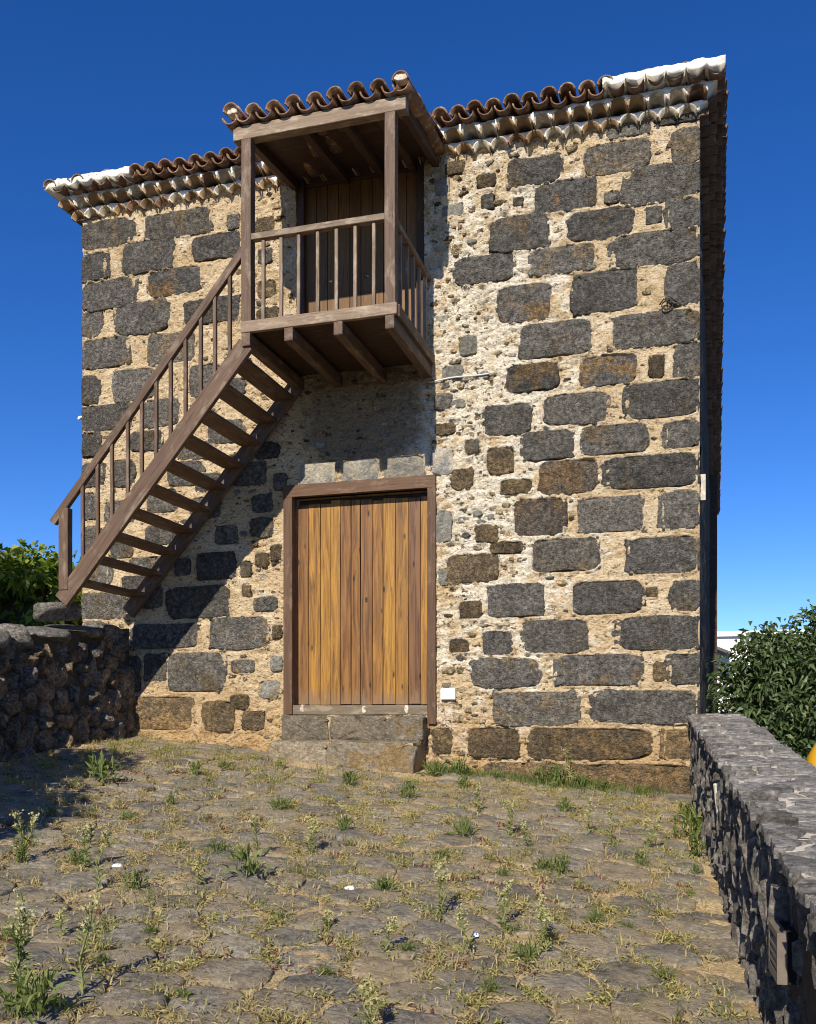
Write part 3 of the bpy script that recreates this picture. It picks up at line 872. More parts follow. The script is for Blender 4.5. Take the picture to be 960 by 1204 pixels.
beam('jamb', (D0 - .045, .01, DZ0 - .0), (D0 - .045, .01, DZ1 + .0), .10, .13, M_FRAME, frame, up=(0, 1, 0))
beam('jamb', (D1 + .045, .01, DZ0 - .10), (D1 + .045, .01, DZ1 + .0), .088, .13, M_FRAME, frame, up=(0, 1, 0))
beam('sill_board', (D0 - .0, .03, DZ0 + .045), (D1 + .0, .03, DZ0 + .045), .12, .10, M_SILL, frame)
for u in (355, 428, 478):
    p = at(u, 834, -.036); put('mortar_dab', mesh('mortar_dab', *stone_vf(.04, .085, 2.5, R, int(u), 12, .006, .15)), M_BED, frame, (p.x, -.030, p.z))

M_STEP = stone_mat('step stone', (.19, .155, .105), (.33, .28, .20), (.36, .25, .12), .35, .15, .3, grain=.45)
M_STEP2 = stone_mat('pale step stone', (.27, .215, .14), (.43, .355, .245), (.22, .18, .13), .35, .15, .3, grain=.45)
# --- two stone steps before the door
def step(name, x0, x1, y0, z0, z1, kinds, parent):
    core = put(name, mesh('step_core', *box_vf(x0 + .02, x1 - .02, y0 + .025, .05, z0, z1 - .012)), M_MORTAR, parent)
    x = x0
    for w, m in kinds:
        ww = w * (x1 - x0)
        v, f = stone_vf(ww * .985, (z1 - z0) * 1.0, 9, R, int(x * 900) % 997, 44, .022, .05, .010)
        put('stone', mesh('stone', v, f, True), m, core, (x + ww / 2, y0 + .02, (z0 + z1) / 2)); x += ww
    # tread stones
    x = x0
    for w, m in kinds:
        ww = w * (x1 - x0)
        pts = resample(np.array([(-ww / 2, y0 / 2), (ww / 2, y0 / 2), (ww / 2, -y0 / 2), (-ww / 2, -y0 / 2)]) * .97, 20, rng, 1)
        v, f = slab_vf(pts, [(1.01, -.03), (1.0, -.004), (.95, .006), (.5, .01)], rng, .005, 11, int(w * 100))
        put('stone', mesh('stone', v, f, True), m, core, (x + ww / 2, y0 / 2 + .01, z1 - .008)); x += ww
    return core
s1 = at(330, 840, -.22), at(497, 838, -.22)
step('door_step', s1[0].x, s1[1].x, -.24, at(420, 873, -.24).z, at(420, 842, -.24).z, ((.36, M_STEP), (.42, M_STEP2), (.22, M_STEP)), house)
s2 = at(316, 880, -.46), at(488, 878, -.46)
step('door_step', s2[0].x, s2[1].x, -.48, at(420, 925, -.48).z, at(420, 872, -.48).z, ((.42, M_STEP2), (.58, M_STEP)), house)

# --- balcony
BF = -1.255                                                          # its front plane
bl, br = at(292, 380, BF), at(461, 372, BF)
z_floor = at(375, 376, BF).z
bx0, bx1 = bl.x, br.x
balcony = put('balcony', mesh('floor_boards_base', *box_vf(bx0 - .03, bx1 + .03, BF - .01, .0, z_floor - .012, z_floor - .004)), M_WOOD_DK, house)
ny_ = 9
for k in range(ny_):
    y = BF + .06 + (abs(BF) - .06) * k / ny_ + .06
    beam('floor_board', (bx0 - .03, y, z_floor + .011), (bx1 + .03, y, z_floor + .011), abs(BF) / ny_ - .012, .026, M_WOOD, balcony, c=.002)
rim_h = .105
beam('rim_board', (bx0 - .055, BF - .03, z_floor - .0), (bx1 + .06, BF - .03, z_floor - .0), .045, rim_h, M_WOOD2, balcony)
for s, x in ((-1, bx0 - .045), (1, bx1 + .05)):
    beam('rim_board', (x, BF + .0, z_floor + .0), (x, -.0, z_floor + .0), .04, rim_h, M_WOOD, balcony)
jx = [bx0 + .0, at(342, 390, BF).x, at(400, 388, BF).x, bx1 - .005]
for x in jx:
    beam('joist', (x, BF - .052, z_floor - rim_h / 2 - .062), (x, .3, z_floor - rim_h / 2 - .062), .085, .118, M_WOOD, balcony)
z_beam = at(380, 142, BF).z
for x in (bx0, bx1 - .005):
    beam('post', (x, BF + .0, z_floor + .02), (x, BF, z_beam - .06), .098, .098, M_WOOD, balcony, up=(0, 1, 0))
zr = at(375, 268, BF).z
beam('top_rail', (bx0 + .04, BF, zr), (bx1 - .05, BF, zr), .07, .058, M_WOOD2, balcony)
beam('top_rail', (bx1 - .005, BF + .05, zr - .0), (bx1 - .005, .0, zr - .0), .06, .058, M_WOOD, balcony)
zc = z_floor + rim_h / 2
for u in (310, 331, 351.5, 374, 396, 418, 440):
    x = at(u, 330, BF).x
    beam('baluster', (x, BF, zc - .01), (x, BF, zr - .028), .032, .032, M_WOOD2, balcony, up=(0, 1, 0))
for k in range(5):
    y = BF + .05 + (k + 1) * (-BF - .05) / 5.6
    beam('baluster', (bx1 - .005, y, zc - .04), (bx1 - .005, y, zr - .028), .032, .032, M_WOOD2, balcony, up=(0, 1, 0))
beam('bottom_rail', (bx1 - .005, BF + .05, zc + .012), (bx1 - .005, 0, zc + .012), .05, .03, M_WOOD, balcony)
# balcony roof
RT = math.radians(8)
x0r, x1r = at(277, 168, BF).x, at(479, 125, BF).x
front_y = BF - .12
zf = z_beam + .075
def roofz(y): return zf + .02 + (y - BF) * math.tan(RT)
bv = [(x0r + .03, BF + .06, roofz(BF + .06)), (x1r - .02, BF + .06, roofz(BF + .06)), (x1r - .02, .2, roofz(.2)), (x0r + .03, .2, roofz(.2))]
bv += [(a, b, c - .02) for a, b, c in bv]
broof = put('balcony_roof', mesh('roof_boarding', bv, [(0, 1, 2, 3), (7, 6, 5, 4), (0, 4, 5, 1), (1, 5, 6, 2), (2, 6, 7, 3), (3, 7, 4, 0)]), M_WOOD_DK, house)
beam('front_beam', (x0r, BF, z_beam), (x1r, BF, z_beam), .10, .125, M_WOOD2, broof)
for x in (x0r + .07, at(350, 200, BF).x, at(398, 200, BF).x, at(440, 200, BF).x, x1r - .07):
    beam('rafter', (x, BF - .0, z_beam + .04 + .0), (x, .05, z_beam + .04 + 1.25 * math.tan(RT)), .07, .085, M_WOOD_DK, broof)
k = 0; nB = 9; pb = (x1r - x0r - .06) / (nB - 1)
SB = Quaternion((1, 0, 0), RT)
MEB_C = mesh('cover_tile', *tile_vf(.078, .066, .46, .013), True); MEB_H = mesh('channel_tile', *tile_vf(.082, .090, .46, .013, up=False), True)
MEB_C.materials.append(M_TILE); MEB_H.materials.append(M_TILE)
lots = []
for k in range(nB):
    x = x0r + .03 + k * pb
    verge = k in (0, nB - 1)
    for row in range(4):
        y = front_y + row * .40
        o = put('cover_tile', MEB_C, None, broof, (x + R.gauss(0, .004), y + R.gauss(0, .012), roofz(y) + (.050 if not verge else .085) + .006 * row), SB @ jitq())
        if k < nB - 1: put('channel_tile', MEB_H, None, broof, (x + pb / 2 + R.gauss(0, .004), y + .01 + R.gauss(0, .012), roofz(y) + .060 + .006 * row), SB @ jitq())
for k in (0, nB - 1):                                                # mortar plugs in the verge tiles, a second tile below
    x = x0r + .03 + k * pb
    V, Fc = stone_vf(.13, .07, 2.4, R, 40 + k, 16, .02, .1)
    put('mortar_plug', mesh('mortar_plug', V, Fc, True), M_BED, broof, (x, front_y + .03, roofz(front_y) + .11))
    for row in range(4):
        y = front_y + .02 + row * .40
        put('channel_tile', MEB_H, None, broof, (x + (-.04 if k == 0 else -.0), y, roofz(y) + .062), SB @ jitq())

# balcony door (dark, in the shade)
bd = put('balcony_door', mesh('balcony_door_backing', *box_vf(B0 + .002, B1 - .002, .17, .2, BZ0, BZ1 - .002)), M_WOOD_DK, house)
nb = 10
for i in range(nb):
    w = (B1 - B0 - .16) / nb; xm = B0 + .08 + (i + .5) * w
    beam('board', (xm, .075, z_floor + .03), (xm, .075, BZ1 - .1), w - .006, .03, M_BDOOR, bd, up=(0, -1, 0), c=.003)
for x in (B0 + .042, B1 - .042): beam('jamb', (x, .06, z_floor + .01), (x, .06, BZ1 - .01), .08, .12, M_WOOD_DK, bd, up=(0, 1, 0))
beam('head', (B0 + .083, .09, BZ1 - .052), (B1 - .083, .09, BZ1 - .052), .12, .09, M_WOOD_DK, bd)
put('keyhole_plate', mesh('keyhole_plate', *box_vf(-.012, .012, -.006, .004, -.022, .022)), M_IRON, bd, (at(432, 326, .1).x, .056, at(432, 326, .1).z))

# ------------------------------------------------------------------ staircase
lo0, hi0 = at(75, 704, BF), at(288, 408, BF)
stair = thing('staircase', 'steep open brown wooden staircase with handrail climbing to the balcony', 'staircase', (lo0.x, BF / 2, lo0.z))
dirv = (hi0 - lo0); run = dirv.normalized()
p1 = at(288.5, 409, BF)
beam('stringer', lo0 - run * .03, hi0 + run * .03, .055, .165, M_WOOD, stair, up=(0, 0, 1))
off = Vector((0, -BF - .10, 0))
beam('stringer', lo0 - run * .03 + off, hi0 + run * .03 + off, .055, .165, M_WOOD, stair, up=(0, 0, 1))
NT = 10
for k in range(NT):
    t = .065 + k * (.945 - .065) / (NT - 1)
    c = lo0 + dirv * t
    beam('tread', (c.x, BF + .031, c.z + .02), (c.x, BF - BF - .131, c.z + .02), .235, .038, M_WOOD, stair)
r0, r1 = at(63, 615, BF), at(289, 292, BF)
beam('handrail', r0, r1, .055, .075, M_WOOD, stair)
nwl = at(77, 645, BF)
beam('newel', (nwl.x, BF, at(77, 694, BF).z), (nwl.x, BF, at(77, 598, BF).z), .105, .08, M_WOOD, stair, up=(0, 1, 0))
for k, u in enumerate((97.5, 115, 132, 150.5, 167, 184, 201, 218.5, 236.5, 253, 270.5)):
    f = (u - 63) / (289 - 63)
    x = at(u, 500, BF).x
    def on(p, q): return p.z + (q.z - p.z) * (x - p.x) / (q.x - p.x)
    beam('baluster', (x, BF, on(lo0, hi0) + .08), (x, BF, on(r0, r1) - .03), .034, .034, M_WOOD, stair, up=(0, 1, 0))

def rock_vf(sx, sy, sz, p, seed, amp=.10, nu=22, nv=13, cuts=9):
    """a rough rounded block (superellipsoid with broken faces)"""
    V, Fc = [], []
    for j in range(nv + 1):
        ph = -math.pi / 2 + math.pi * j / nv
        for i in range(nu):
            t = 2 * math.pi * i / nu
            V.append((math.cos(ph) * math.cos(t), math.cos(ph) * math.sin(t), math.sin(ph)))
    V = np.array(V)
    q = (np.abs(V) ** p).sum(1) ** (1 / p)
    V = V / q[:, None]
    V *= (1 + amp * fbm(V[:, 0] * 1.5 + seed * 3.7, V[:, 1] * 1.5, V[:, 2] * 1.5, seed, 3, .6))[:, None]
    gp = np.random.default_rng(seed + 900)
    for _ in range(cuts):
        n_ = gp.normal(0, 1, 3); n_ /= np.linalg.norm(n_)
        over = np.maximum(0, V @ n_ - gp.uniform(.62, .95)); V = V - over[:, None] * n_[None]
    V *= np.array([sx, sy, sz]) / 2
    for j in range(nv):
        for i in range(nu): Fc.append((j * nu + i, j * nu + (i + 1) % nu, (j + 1) * nu + (i + 1) % nu, (j + 1) * nu + i))
    return [tuple(v) for v in V], Fc
# ------------------------------------------------------------------ terrace with its rubble wall (left)
TX = -5.92
def tz(y): return 2.62 + .125 * y if y > -1.3 else 2.457 + .11 * (y + 1.3)
ys = np.linspace(-9.5, 16, 60)
V = []
for y in ys: V += [(TX - .2, y, tz(min(y, 0)) - .1), (-16, y, tz(min(y, 0)) - .1), (-16, y, -.1), (TX - .2, y, -.1)]
Fc = []
for i in range(len(ys) - 1):
    for k in range(4): Fc.append((i * 4 + k, i * 4 + (k + 1) % 4, (i + 1) * 4 + (k + 1) % 4, (i + 1) * 4 + k))
Fc += [(3, 2, 1, 0), tuple(4 * (len(ys) - 1) + k for k in range(4))]
o = put('terrace', mesh('terrace', V, Fc), M_EARTH); o['kind'] = 'structure'
twall = thing('terrace_wall', 'low dark rubble stone wall carrying the foot of the staircase', 'stone wall', (TX, -4, gz(TX, -4)))
V = []
ys = np.linspace(-9.4, -.03, 40)
for y in ys: V += [(TX - .02, y, gz(TX, y) - .15), (TX - .02, y, tz(y) - .06), (TX - .35, y, tz(y) - .06), (TX - .35, y, gz(TX, y) - .15)]
Fc = []
for i in range(len(ys) - 1):
    for k in range(4): Fc.append((i * 4 + k, i * 4 + (k + 1) % 4, (i + 1) * 4 + (k + 1) % 4, (i + 1) * 4 + k))
Fc += [(0, 1, 2, 3), tuple(4 * (len(ys) - 1) + k for k in reversed(range(4)))]
tcore = put('core', mesh('terrace_wall_core', V, Fc), M_WALLCORE, twall)
M_BOULD = [stone_mat('boulder brown', (.20, .140, .088), (.36, .262, .168), (.2, .14, .08), .3), stone_mat('boulder grey', (.125, .110, .090), (.245, .215, .175), (.17, .12, .07), .2)]
M_COPE = stone_mat('coping grey', (.17, .155, .13), (.31, .285, .235), (.17, .12, .07), .2)
QF = Quaternion((0, 0, 1), math.radians(90))                        # facade-style stones turned to face +X
nst = 0
for p, c in cells(-6.5, -.05, 0, 1.5, .185, .14, .48, 9):
    y, h = p
    z = gz(TX, y) - .06 + h
    if z > tz(y) - .17 or y > -.07: continue
    w_, h_ = np.ptp(c[:, 0]) * R.uniform(.92, 1.12), np.ptp(c[:, 1]) * R.uniform(.92, 1.12)
    v, f = rock_vf(R.uniform(.18, .32), w_, h_, R.uniform(2.6, 5.0), nst, .15)
    an = R.gauss(0, .22); v = [(a, b * math.cos(an) - z_ * math.sin(an), b * math.sin(an) + z_ * math.cos(an)) for a, b, z_ in v]
    if nst < 290 and y > -6: put('boulder', mesh('boulder', v, f, False), M_BOULD[R.random() < .45], twall, (TX - .06 + R.uniform(-.02, .02), c.mean(0)[0], gz(TX, c.mean(0)[0]) - .06 + c.mean(0)[1]))
    nst += 1
y = -.12
while y > -9.2:                                                      # rounded coping stones
    L = R.uniform(.32, .62); h = R.uniform(.15, .20)
    cy = y - L / 2
    v, f = rock_vf(.46, L * 1.05, h * 1.3, 3.6, int(-y * 50), .10, 26, 15)
    put('coping_stone', mesh('coping_stone', v, f, True), M_COPE, twall, (TX - .14, cy, tz(cy) - .08))
    y -= L
# the foot block under the outer stringer
fb = at(54, 719, BF - .05)
V, Fc = rock_vf(.34, .40, .19, 7, 5, .05, 28, 15, 4)
put('foot_block', mesh('foot_block', V, Fc, True), M_COPE, twall, (fb.x + .02, BF + .10, fb.z))

# ------------------------------------------------------------------ slate parapet (right)
PX0, PS, PW = .045, .048, .47
def pface(y): return PX0 + PS * -y
def ptop(y): return 1.595 + .0815 * y
par = thing('slate_parapet', 'low parapet of upright dark slates with a flat slate coping', 'stone wall', (.3, -4.5, gz(.3, -4.5)))
ys = np.linspace(-9.6, -.045, 40); V = []
for y in ys: V += [(pface(y) + .05, y, gz(.3, y) - .4), (pface(y) + .05, y, ptop(y) - .05), (pface(y) + PW - .03, y, ptop(y) - .05), (pface(y) + PW - .03, y, -.15)]
Fc = []
for i in range(len(ys) - 1):
    for k in range(4): Fc.append((i * 4 + k, (i + 1) * 4 + k, (i + 1) * 4 + (k + 1) % 4, i * 4 + (k + 1) % 4))
Fc += [(3, 2, 1, 0), tuple(4 * (len(ys) - 1) + k for k in range(4))]
put('core', mesh('parapet_core', V, Fc), M_WALLCORE, par)
V = []
for y in ys: V += [(pface(y) + .02, y, ptop(y) - .055), (pface(y) + .02, y, ptop(y) - .008), (pface(y) + PW, y, ptop(y) - .008), (pface(y) + PW, y, ptop(y) - .055)]
put('bedding', mesh('parapet_bedding', V, Fc), M_BED, par)
def shard_vf(w, h, d, seed):
    """a rough upright slate, w along Y, h high, d thick to -X, with a broken outline"""
    g = random.Random(seed)
    n = 9
    out = []
    for k in range(n):
        t = 2 * math.pi * k / n + g.uniform(-.2, .2)
        c, s = math.cos(t), math.sin(t)
        rr = g.uniform(.72, 1.15)
        out.append((math.copysign(abs(c) ** .6, c) * w / 2 * rr, math.copysign(abs(s) ** .75, s) * h / 2 * rr))
    V = [(.10, a, b) for a, b in out]
    V += [(-d * .25 + g.uniform(-.006, .006), a, b) for a, b in out]
    sl = g.uniform(-.65, .15)
    tl = g.uniform(-.12, .12)
    V += [(-d + g.uniform(-.010, .010) + b * tl + a * sl, a * .72 + g.uniform(-1, 1) * w * .06, b * .86) for a, b in out]
    V.append((-d - .004, g.uniform(-.2, .2) * w, g.uniform(-.2, .2) * h))
    Fc = []
    for i in range(2):
        for k in range(n): Fc.append((i * n + k, (i + 1) * n + k, (i + 1) * n + (k + 1) % n, i * n + (k + 1) % n))
    for k in range(n): Fc.append((2 * n + k, 3 * n, 2 * n + (k + 1) % n))
    return V, Fc
LIGHT_Y, LIGHT_Z = None, None
lp = None
# the louvred light let into the wall: its centre lies on the wall face
for yy in np.linspace(-7, -2, 2001):
    q = at(915, 1119, yy)
    if abs(q.x - pface(yy)) < .002: lp = q; break
if lp is None: lp = Vector((pface(-4.9), -4.9, .62))
shards = []
y = -.06; s = 0
while y > -8.6:
    w = R.uniform(.020, .052)
    z = gz(.2, y) - .06
    while z < ptop(y) - .03:
        h = R.uniform(.05, .20) if R.random() < .75 else R.uniform(.2, .34)
        if z + h > ptop(y) - .02: h = max(.06, ptop(y) - .02 - z)
        cy, cz = y - w / 2 + R.gauss(0, .008), z + h / 2
        if not (lp and abs(cy - lp.y) < .14 and abs(cz - lp.z) < .12):
            shards.append((cy, cz, w * R.uniform(1.0, 1.35), h * R.uniform(.9, 1.15), R.choice((-.03, -.015, .0, .01, .02, .035)) + R.uniform(-.006, .010), s))
        z += h; s += 1
    y -= w
shards.sort(key=lambda t: (t[0] < -6.2, -(t[2] * t[3]) / (t[0] - CAM_Y) ** 2))
lots = []
for i, (cy, cz, w, h, d, s) in enumerate(shards):
    v, f = shard_vf(w, h, d, s)
    px = pface(cy) + .035
    if abs(cz - lp.z) < .22 and lp.y - .7 < cy < lp.y: px += .045
    if i < 295: put('slate', mesh('slate', v, f), M_BED if cy > -3.6 and R.random() < .05 else M_SLATE, par, (px, cy, cz))
    else: lots.append(([(a + px, b + cy, c + cz) for a, b, c in v], f))
V, Fc = join(lots); o = put('slate_rubble', mesh('slate_rubble', V, Fc), M_SLATE_J, par); o['kind'] = 'stuff'
k = 0
for p, c in cells(0, PW, -9.4, -.02, .24, .125, .48, 21):
    ctr = c.mean(0)
    poly = np.clip(c, [-.015, -9.6], [PW + .02, -.03])
    if np.ptp(poly[:, 0]) < .06 or np.ptp(poly[:, 1]) < .03: continue
    pts = resample(poly, 18, rng, 0, .006); ctr = pts.mean(0); pts = (pts - ctr) * R.uniform(.76, .96)
    v, f = slab_vf(pts, [(.99, -.035), (1.0, -.008), (.97, .002), (.5, .003)], rng, .0025, 12, k)
    v = [(a, b, zc_ + b * .0815 + a * R.gauss(0, .0)) for a, b, zc_ in v]
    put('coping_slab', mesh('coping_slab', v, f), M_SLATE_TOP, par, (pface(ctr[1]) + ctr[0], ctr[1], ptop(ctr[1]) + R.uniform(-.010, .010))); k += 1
# louvred light
light = thing('louvred_wall_light', 'small brown louvred light set in the slate parapet', 'wall light', lp)
lw, lh = .105, .088
LQ = Quaternion((0, 0, 1), math.radians(3)); lp = lp + Vector((-.004, 0, 0))
fr = [box_vf(-.013, .02, -lw, lw, lh * .74, lh), box_vf(-.013, .02, -lw, lw, -lh, -lh * .62), box_vf(-.013, .02, -lw, -lw * .86, -lh * .62, lh * .74), box_vf(-.013, .02, lw * .86, lw, -lh * .62, lh * .74)]
V, Fc = join(fr); put('frame', mesh('light_frame', V, Fc), M_BRONZE, light, lp, LQ)
put('recess', mesh('light_recess', *box_vf(.012, .06, -lw * .98, lw * .98, -lh * .98, lh * .98)), M_BLACK, light, lp, LQ)
for k in range(3):
    z = -lh * .62 + (k + .85) * lh * 1.36 / 3.9
    Vb, Fb = box_vf(-.012, .010, -lw * .86, lw * .86, z, z + .012)
    Vb = [(a, b, c + (-.016 if a < 0 else .006)) for a, b, c in Vb]
    put('slat', mesh('slat', Vb, Fb), M_BRONZE, light, lp, LQ)

# ------------------------------------------------------------------ small fittings on the facade
p = at(527, 816, -.05)
jb = tag(put('junction_box', mesh('junction_box', *join([box_vf(-.075, .075, -.035, .03, -.055, .055), box_vf(-.068, .068, -.042, -.0352, -.048, .048)])), M_PLASTIC, None, (p.x, -.02, p.z)), 'small white plastic junction box beside the yard door', 'junction box')
a, b = at(507, 450, -.03), at(576, 438, -.025)
pts = [a.lerp(b, t) + Vector((0, -.01, .012 * math.sin(t * 5))) for t in np.linspace(0, 1, 12)]
tag(put('cable', mesh('cable', *tube_vf(pts, [.008] * 12, 8), True), M_CABLE), 'short pale cable clipped to the wall beneath the balcony side', 'cable')
p = at(785, 357, -.03)
ring = [p + Vector((.05 * math.cos(t), -.02 - .01 * math.sin(t * 2), -.02 + .045 * math.sin(t))) for t in np.linspace(0, 2 * math.pi, 16)]
hook = [p + Vector(q) for q in ((-.07, -.02, -.01), (-.03, -.045, .03), (0, -.05, .0), (.03, -.05, .04), (.08, -.02, .0))]
V, Fc = join([tube_vf(ring, [.007] * 16, 6), tube_vf(hook, [.008] * 5, 6), tube_vf([p + Vector((0, .05, .02)), p + Vector((0, -.05, .02))], [.009, .008], 6)])
tag(put('iron_hook', mesh('iron_hook', V, Fc, True), M_IRON), 'rusty twisted iron hook fixed in the upper wall', 'hook')
p = at(827.5, 573, .35)
tag(put('marker_plate', mesh('marker_plate', *box_vf(-.02, .03, -.012, .012, -.125, .125)), M_BED, None, (flank(.35) + .02, .35, p.z)), 'narrow cream plate fixed upright on the shaded flank wall', 'plate')
p = at(92, 489, -.02)
V, Fc = join([tube_vf([(0.06, 0, 0), (-.02, 0, 0), (-.05, 0, -.01)], [.008, .012, .022], 8), tube_vf([(-.05, 0, -.01), (-.075, 0, -.025)], [.024, .012], 8)])
tag(put('insulator', mesh('insulator', V, Fc, True), M_PLASTIC, None, (HX0 - .0, .02, p.z)), 'small white ceramic insulator on the western house corner', 'insulator')

# ------------------------------------------------------------------ foliage
def leaves_vf(pts, dirs, L, Wd, g, droop=.3, fold=.25):
    """pointed folded leaves (4 triangles as 2 quads) at pts, growing along dirs"""
    n = len(pts)
    d = dirs / np.linalg.norm(dirs, axis=1)[:, None]
    up = g.normal(0, 1, (n, 3)); up[:, 2] += 1.2
    s = np.cross(d, up); s /= np.linalg.norm(s, axis=1)[:, None] + 1e-9
    nrm = np.cross(s, d)
    Ls = (L * g.uniform(.6, 1.3, n))[:, None]; Ws = (Wd * g.uniform(.7, 1.2, n))[:, None]
    dz = np.array([0, 0, -1.0])
    a = pts
    m = pts + d * Ls * .5 - nrm * 0
    tip = pts + d * Ls + dz * Ls * droop
    l = m + s * Ws * .5 + nrm * Ws * fold; r = m - s * Ws * .5 + nrm * Ws * fold
    mid = pts + d * Ls * .55 + dz * Ls * droop * .25
    V = np.stack([a, l, mid, r, tip], 1).reshape(-1, 3)
    b = np.arange(n)[:, None] * 5
    Fq = np.concatenate([b + np.array([[0, 2, 1, 1]])[:, :3], b + np.array([[0, 3, 2]]), b + np.array([[1, 2, 4]]), b + np.array([[2, 3, 4]])])
    return V, Fq
def crown_mesh(name, clumps, per, spread, L, Wd, seed, droop=.35):
    g = np.random.default_rng(seed)
    C = np.repeat(np.array([c[:3] for c in clumps]), per, 0); Rr = np.repeat(np.array([c[3] for c in clumps]), per)[:, None]
    d = g.normal(0, 1, C.shape); d /= np.linalg.norm(d, axis=1)[:, None]
    rad = g.uniform(.25, 1.0, (len(C), 1)) ** .6
    P = C + d * rad * Rr
    dirs = d + g.normal(0, .6, d.shape); dirs[:, 2] += .15
    V, Fq = leaves_vf(P, dirs, L, Wd, g, droop)
    return big_mesh(name, V, Fq, False)
def tree(name, label, cat, base, blobs, nclump, per, clump_r, L, Wd, seed, mat, trunk_r=.16, group=None):
    g = random.Random(seed)
    t = thing(name, label, cat, base, group)
    clumps = []
    for (cx_, cy_, cz_, rx_, ry_, rz_) in blobs:
        vol = rx_ * ry_ * rz_
        for _ in range(int(nclump * vol / sum(b[3] * b[4] * b[5] for b in blobs))):
            v = Vector((g.gauss(0, 1), g.gauss(0, 1), g.gauss(0, 1))).normalized() * g.uniform(.45, 1.0) ** .5
            clumps.append((cx_ + v.x * rx_, cy_ + v.y * ry_, cz_ + v.z * rz_, clump_r * g.uniform(.6, 1.3)))
    put('crown', crown_mesh('crown', clumps, per, 0, L, Wd, seed), mat, t)
    bx_, by_, bz_ = base
    c0 = blobs[0]
    parts = []
    fork = Vector((bx_ * .5 + c0[0] * .5, by_ * .5 + c0[1] * .5, bz_ + (c0[2] - bz_) * .55))
    parts.append(tube_vf([Vector(base) - Vector((0, 0, .2)), Vector(base).lerp(fork, .5) + Vector((.06, .03, 0)), fork], [trunk_r * 1.25, trunk_r, trunk_r * .8], 9))
    for b in blobs:
        for _ in range(4):
            e = Vector((b[0] + g.uniform(-.6, .6) * b[3], b[1] + g.uniform(-.6, .6) * b[4], b[2] + g.uniform(-.3, .7) * b[5]))
            parts.append(tube_vf([fork, fork.lerp(e, .5) + Vector((g.uniform(-.1, .1), g.uniform(-.1, .1), .12)), e], [trunk_r * .55, trunk_r * .3, trunk_r * .1], 6))
    V, Fc = join(parts)
    put('trunk', mesh('trunk', V, Fc, True), M_BARK, t)
    return t
def blob(u, v, y, r, rz): p = at(u, v, y); return (p.x, p.y, p.z, r, r, rz)
tree('broadleaf_tree', 'dense dark green leafy tree standing beyond the slate parapet', 'tree', (2.6, 6.6, -.15),
     [blob(925, 815, 6.2, 1.0, .95), blob(885, 815, 6.0, .55, .75), blob(960, 796, 6.4, 1.1, .95), blob(915, 788, 6.4, .5, .5), blob(1000, 805, 6.4, 1.2, 1.0), blob(960, 850, 6.0, .9, .7), blob(873, 860, 6.0, .42, .6)], 400, 44, .27, .15, .066, 3, M_LEAF_DK)
# vine-grown hedge on the terrace, left of the house
hedge = thing('vine_hedge', 'dark hedge overgrown with bright green vines left of the house', 'hedge', (-9.4, 1.6, 2.4))
cl = []
for _ in range(420):
    x = R.uniform(-12.5, -7.0); y = R.uniform(.5, 2.8); top = 3.36 + .22 * math.sin(x * 2.1) + .12 * math.sin(x * 5.3) - max(0, x + 7.9) * .55
    z = top - abs(R.gauss(0, .18)) if R.random() < .55 else R.uniform(2.5, top)
    cl.append((x, y if z > top - .4 else R.uniform(1.0, 2.6), z, R.uniform(.14, .3)))
put('vine_leaves', crown_mesh('vine_leaves', cl, 34, 0, .13, .095, 8), M_LEAF_VINE, hedge)
V, Fc = tube_vf([(-12.4, 1.7, 2.9), (-10, 1.65, 2.95), (-8.6, 1.7, 2.95), (-7.7, 1.7, 2.8)], [.45, .5, .48, .35], 9)
put('dead_wood', mesh('dead_wood', V, Fc, True), M_WALLCORE, hedge)
# a tree and a shrub on the terrace outside the picture: their shade lies on the hedge, the rubble wall and the yard
tree('terrace_tree', 'broad leafy tree on the terrace shading the vine hedge', 'tree', (-8.8, -4.4, 2.0),
     [(-9.0, -4.2, 5.5, 1.9, 1.2, 1.35)], 260, 46, .34, .19, .09, 12, M_LEAF_DK, .15)
tree('terrace_shrub', 'low leafy shrub on the yard edge by the rubble wall', 'shrub', (-5.4, -6.7, gz(-5.4, -6.7)),
     [(-5.5, -6.0, 3.6, .55, .8, .8), (-4.85, -6.3, 2.5, .75, .9, .6)], 150, 44, .24, .14, .07, 14, M_LEAF_DK, .06)

# ------------------------------------------------------------------ neighbours
nh = thing('white_house', 'distant white rendered house behind the dark green tree', 'house', (4.5, 33, -.12))
V, Fc = box_vf(1.0, 8.5, 31, 40, -.12, 4.75); put('wall', mesh('wall', V, Fc), M_PAINT, nh)
V, Fc = box_vf(.9, 8.6, 30.85, 40.1, 4.75, 4.95); put('roof_parapet', mesh('roof_parapet', V, Fc), M_PAINT, nh)
V = [(.2, 29.6, 4.72), (.2, 40, 4.72), (1.75, 29.6, 4.05), (1.75, 40, 4.05)]; V += [(a, b, c - .12) for a, b, c in V]
put('porch_roof', mesh('porch_roof', V, [(0, 2, 3, 1), (4, 5, 7, 6), (0, 4, 6, 2), (2, 6, 7, 3), (3, 7, 5, 1), (1, 5, 4, 0)]), M_ROOFGREY, nh)
for x in (2.6, 5.0):
    w = put('window', mesh('window', *join([box_vf(x - .5, x + .5, 30.94, 31.02, 1.3, 1.36), box_vf(x - .5, x + .5, 30.94, 31.02, 2.64, 2.7), box_vf(x - .5, x - .44, 30.94, 31.02, 1.36, 2.64), box_vf(x + .44, x + .5, 30.94, 31.02, 1.36, 2.64)])), M_WOOD_DK, nh)
    put('pane', mesh('pane', *box_vf(x - .44, x + .44, 30.975, 31.01, 1.36, 2.64)), M_GLASSDK, w)
lh_ = thing('tiled_house', 'neighbouring house with a dark roof far left behind the hedge', 'house', (-15, 10, .5))
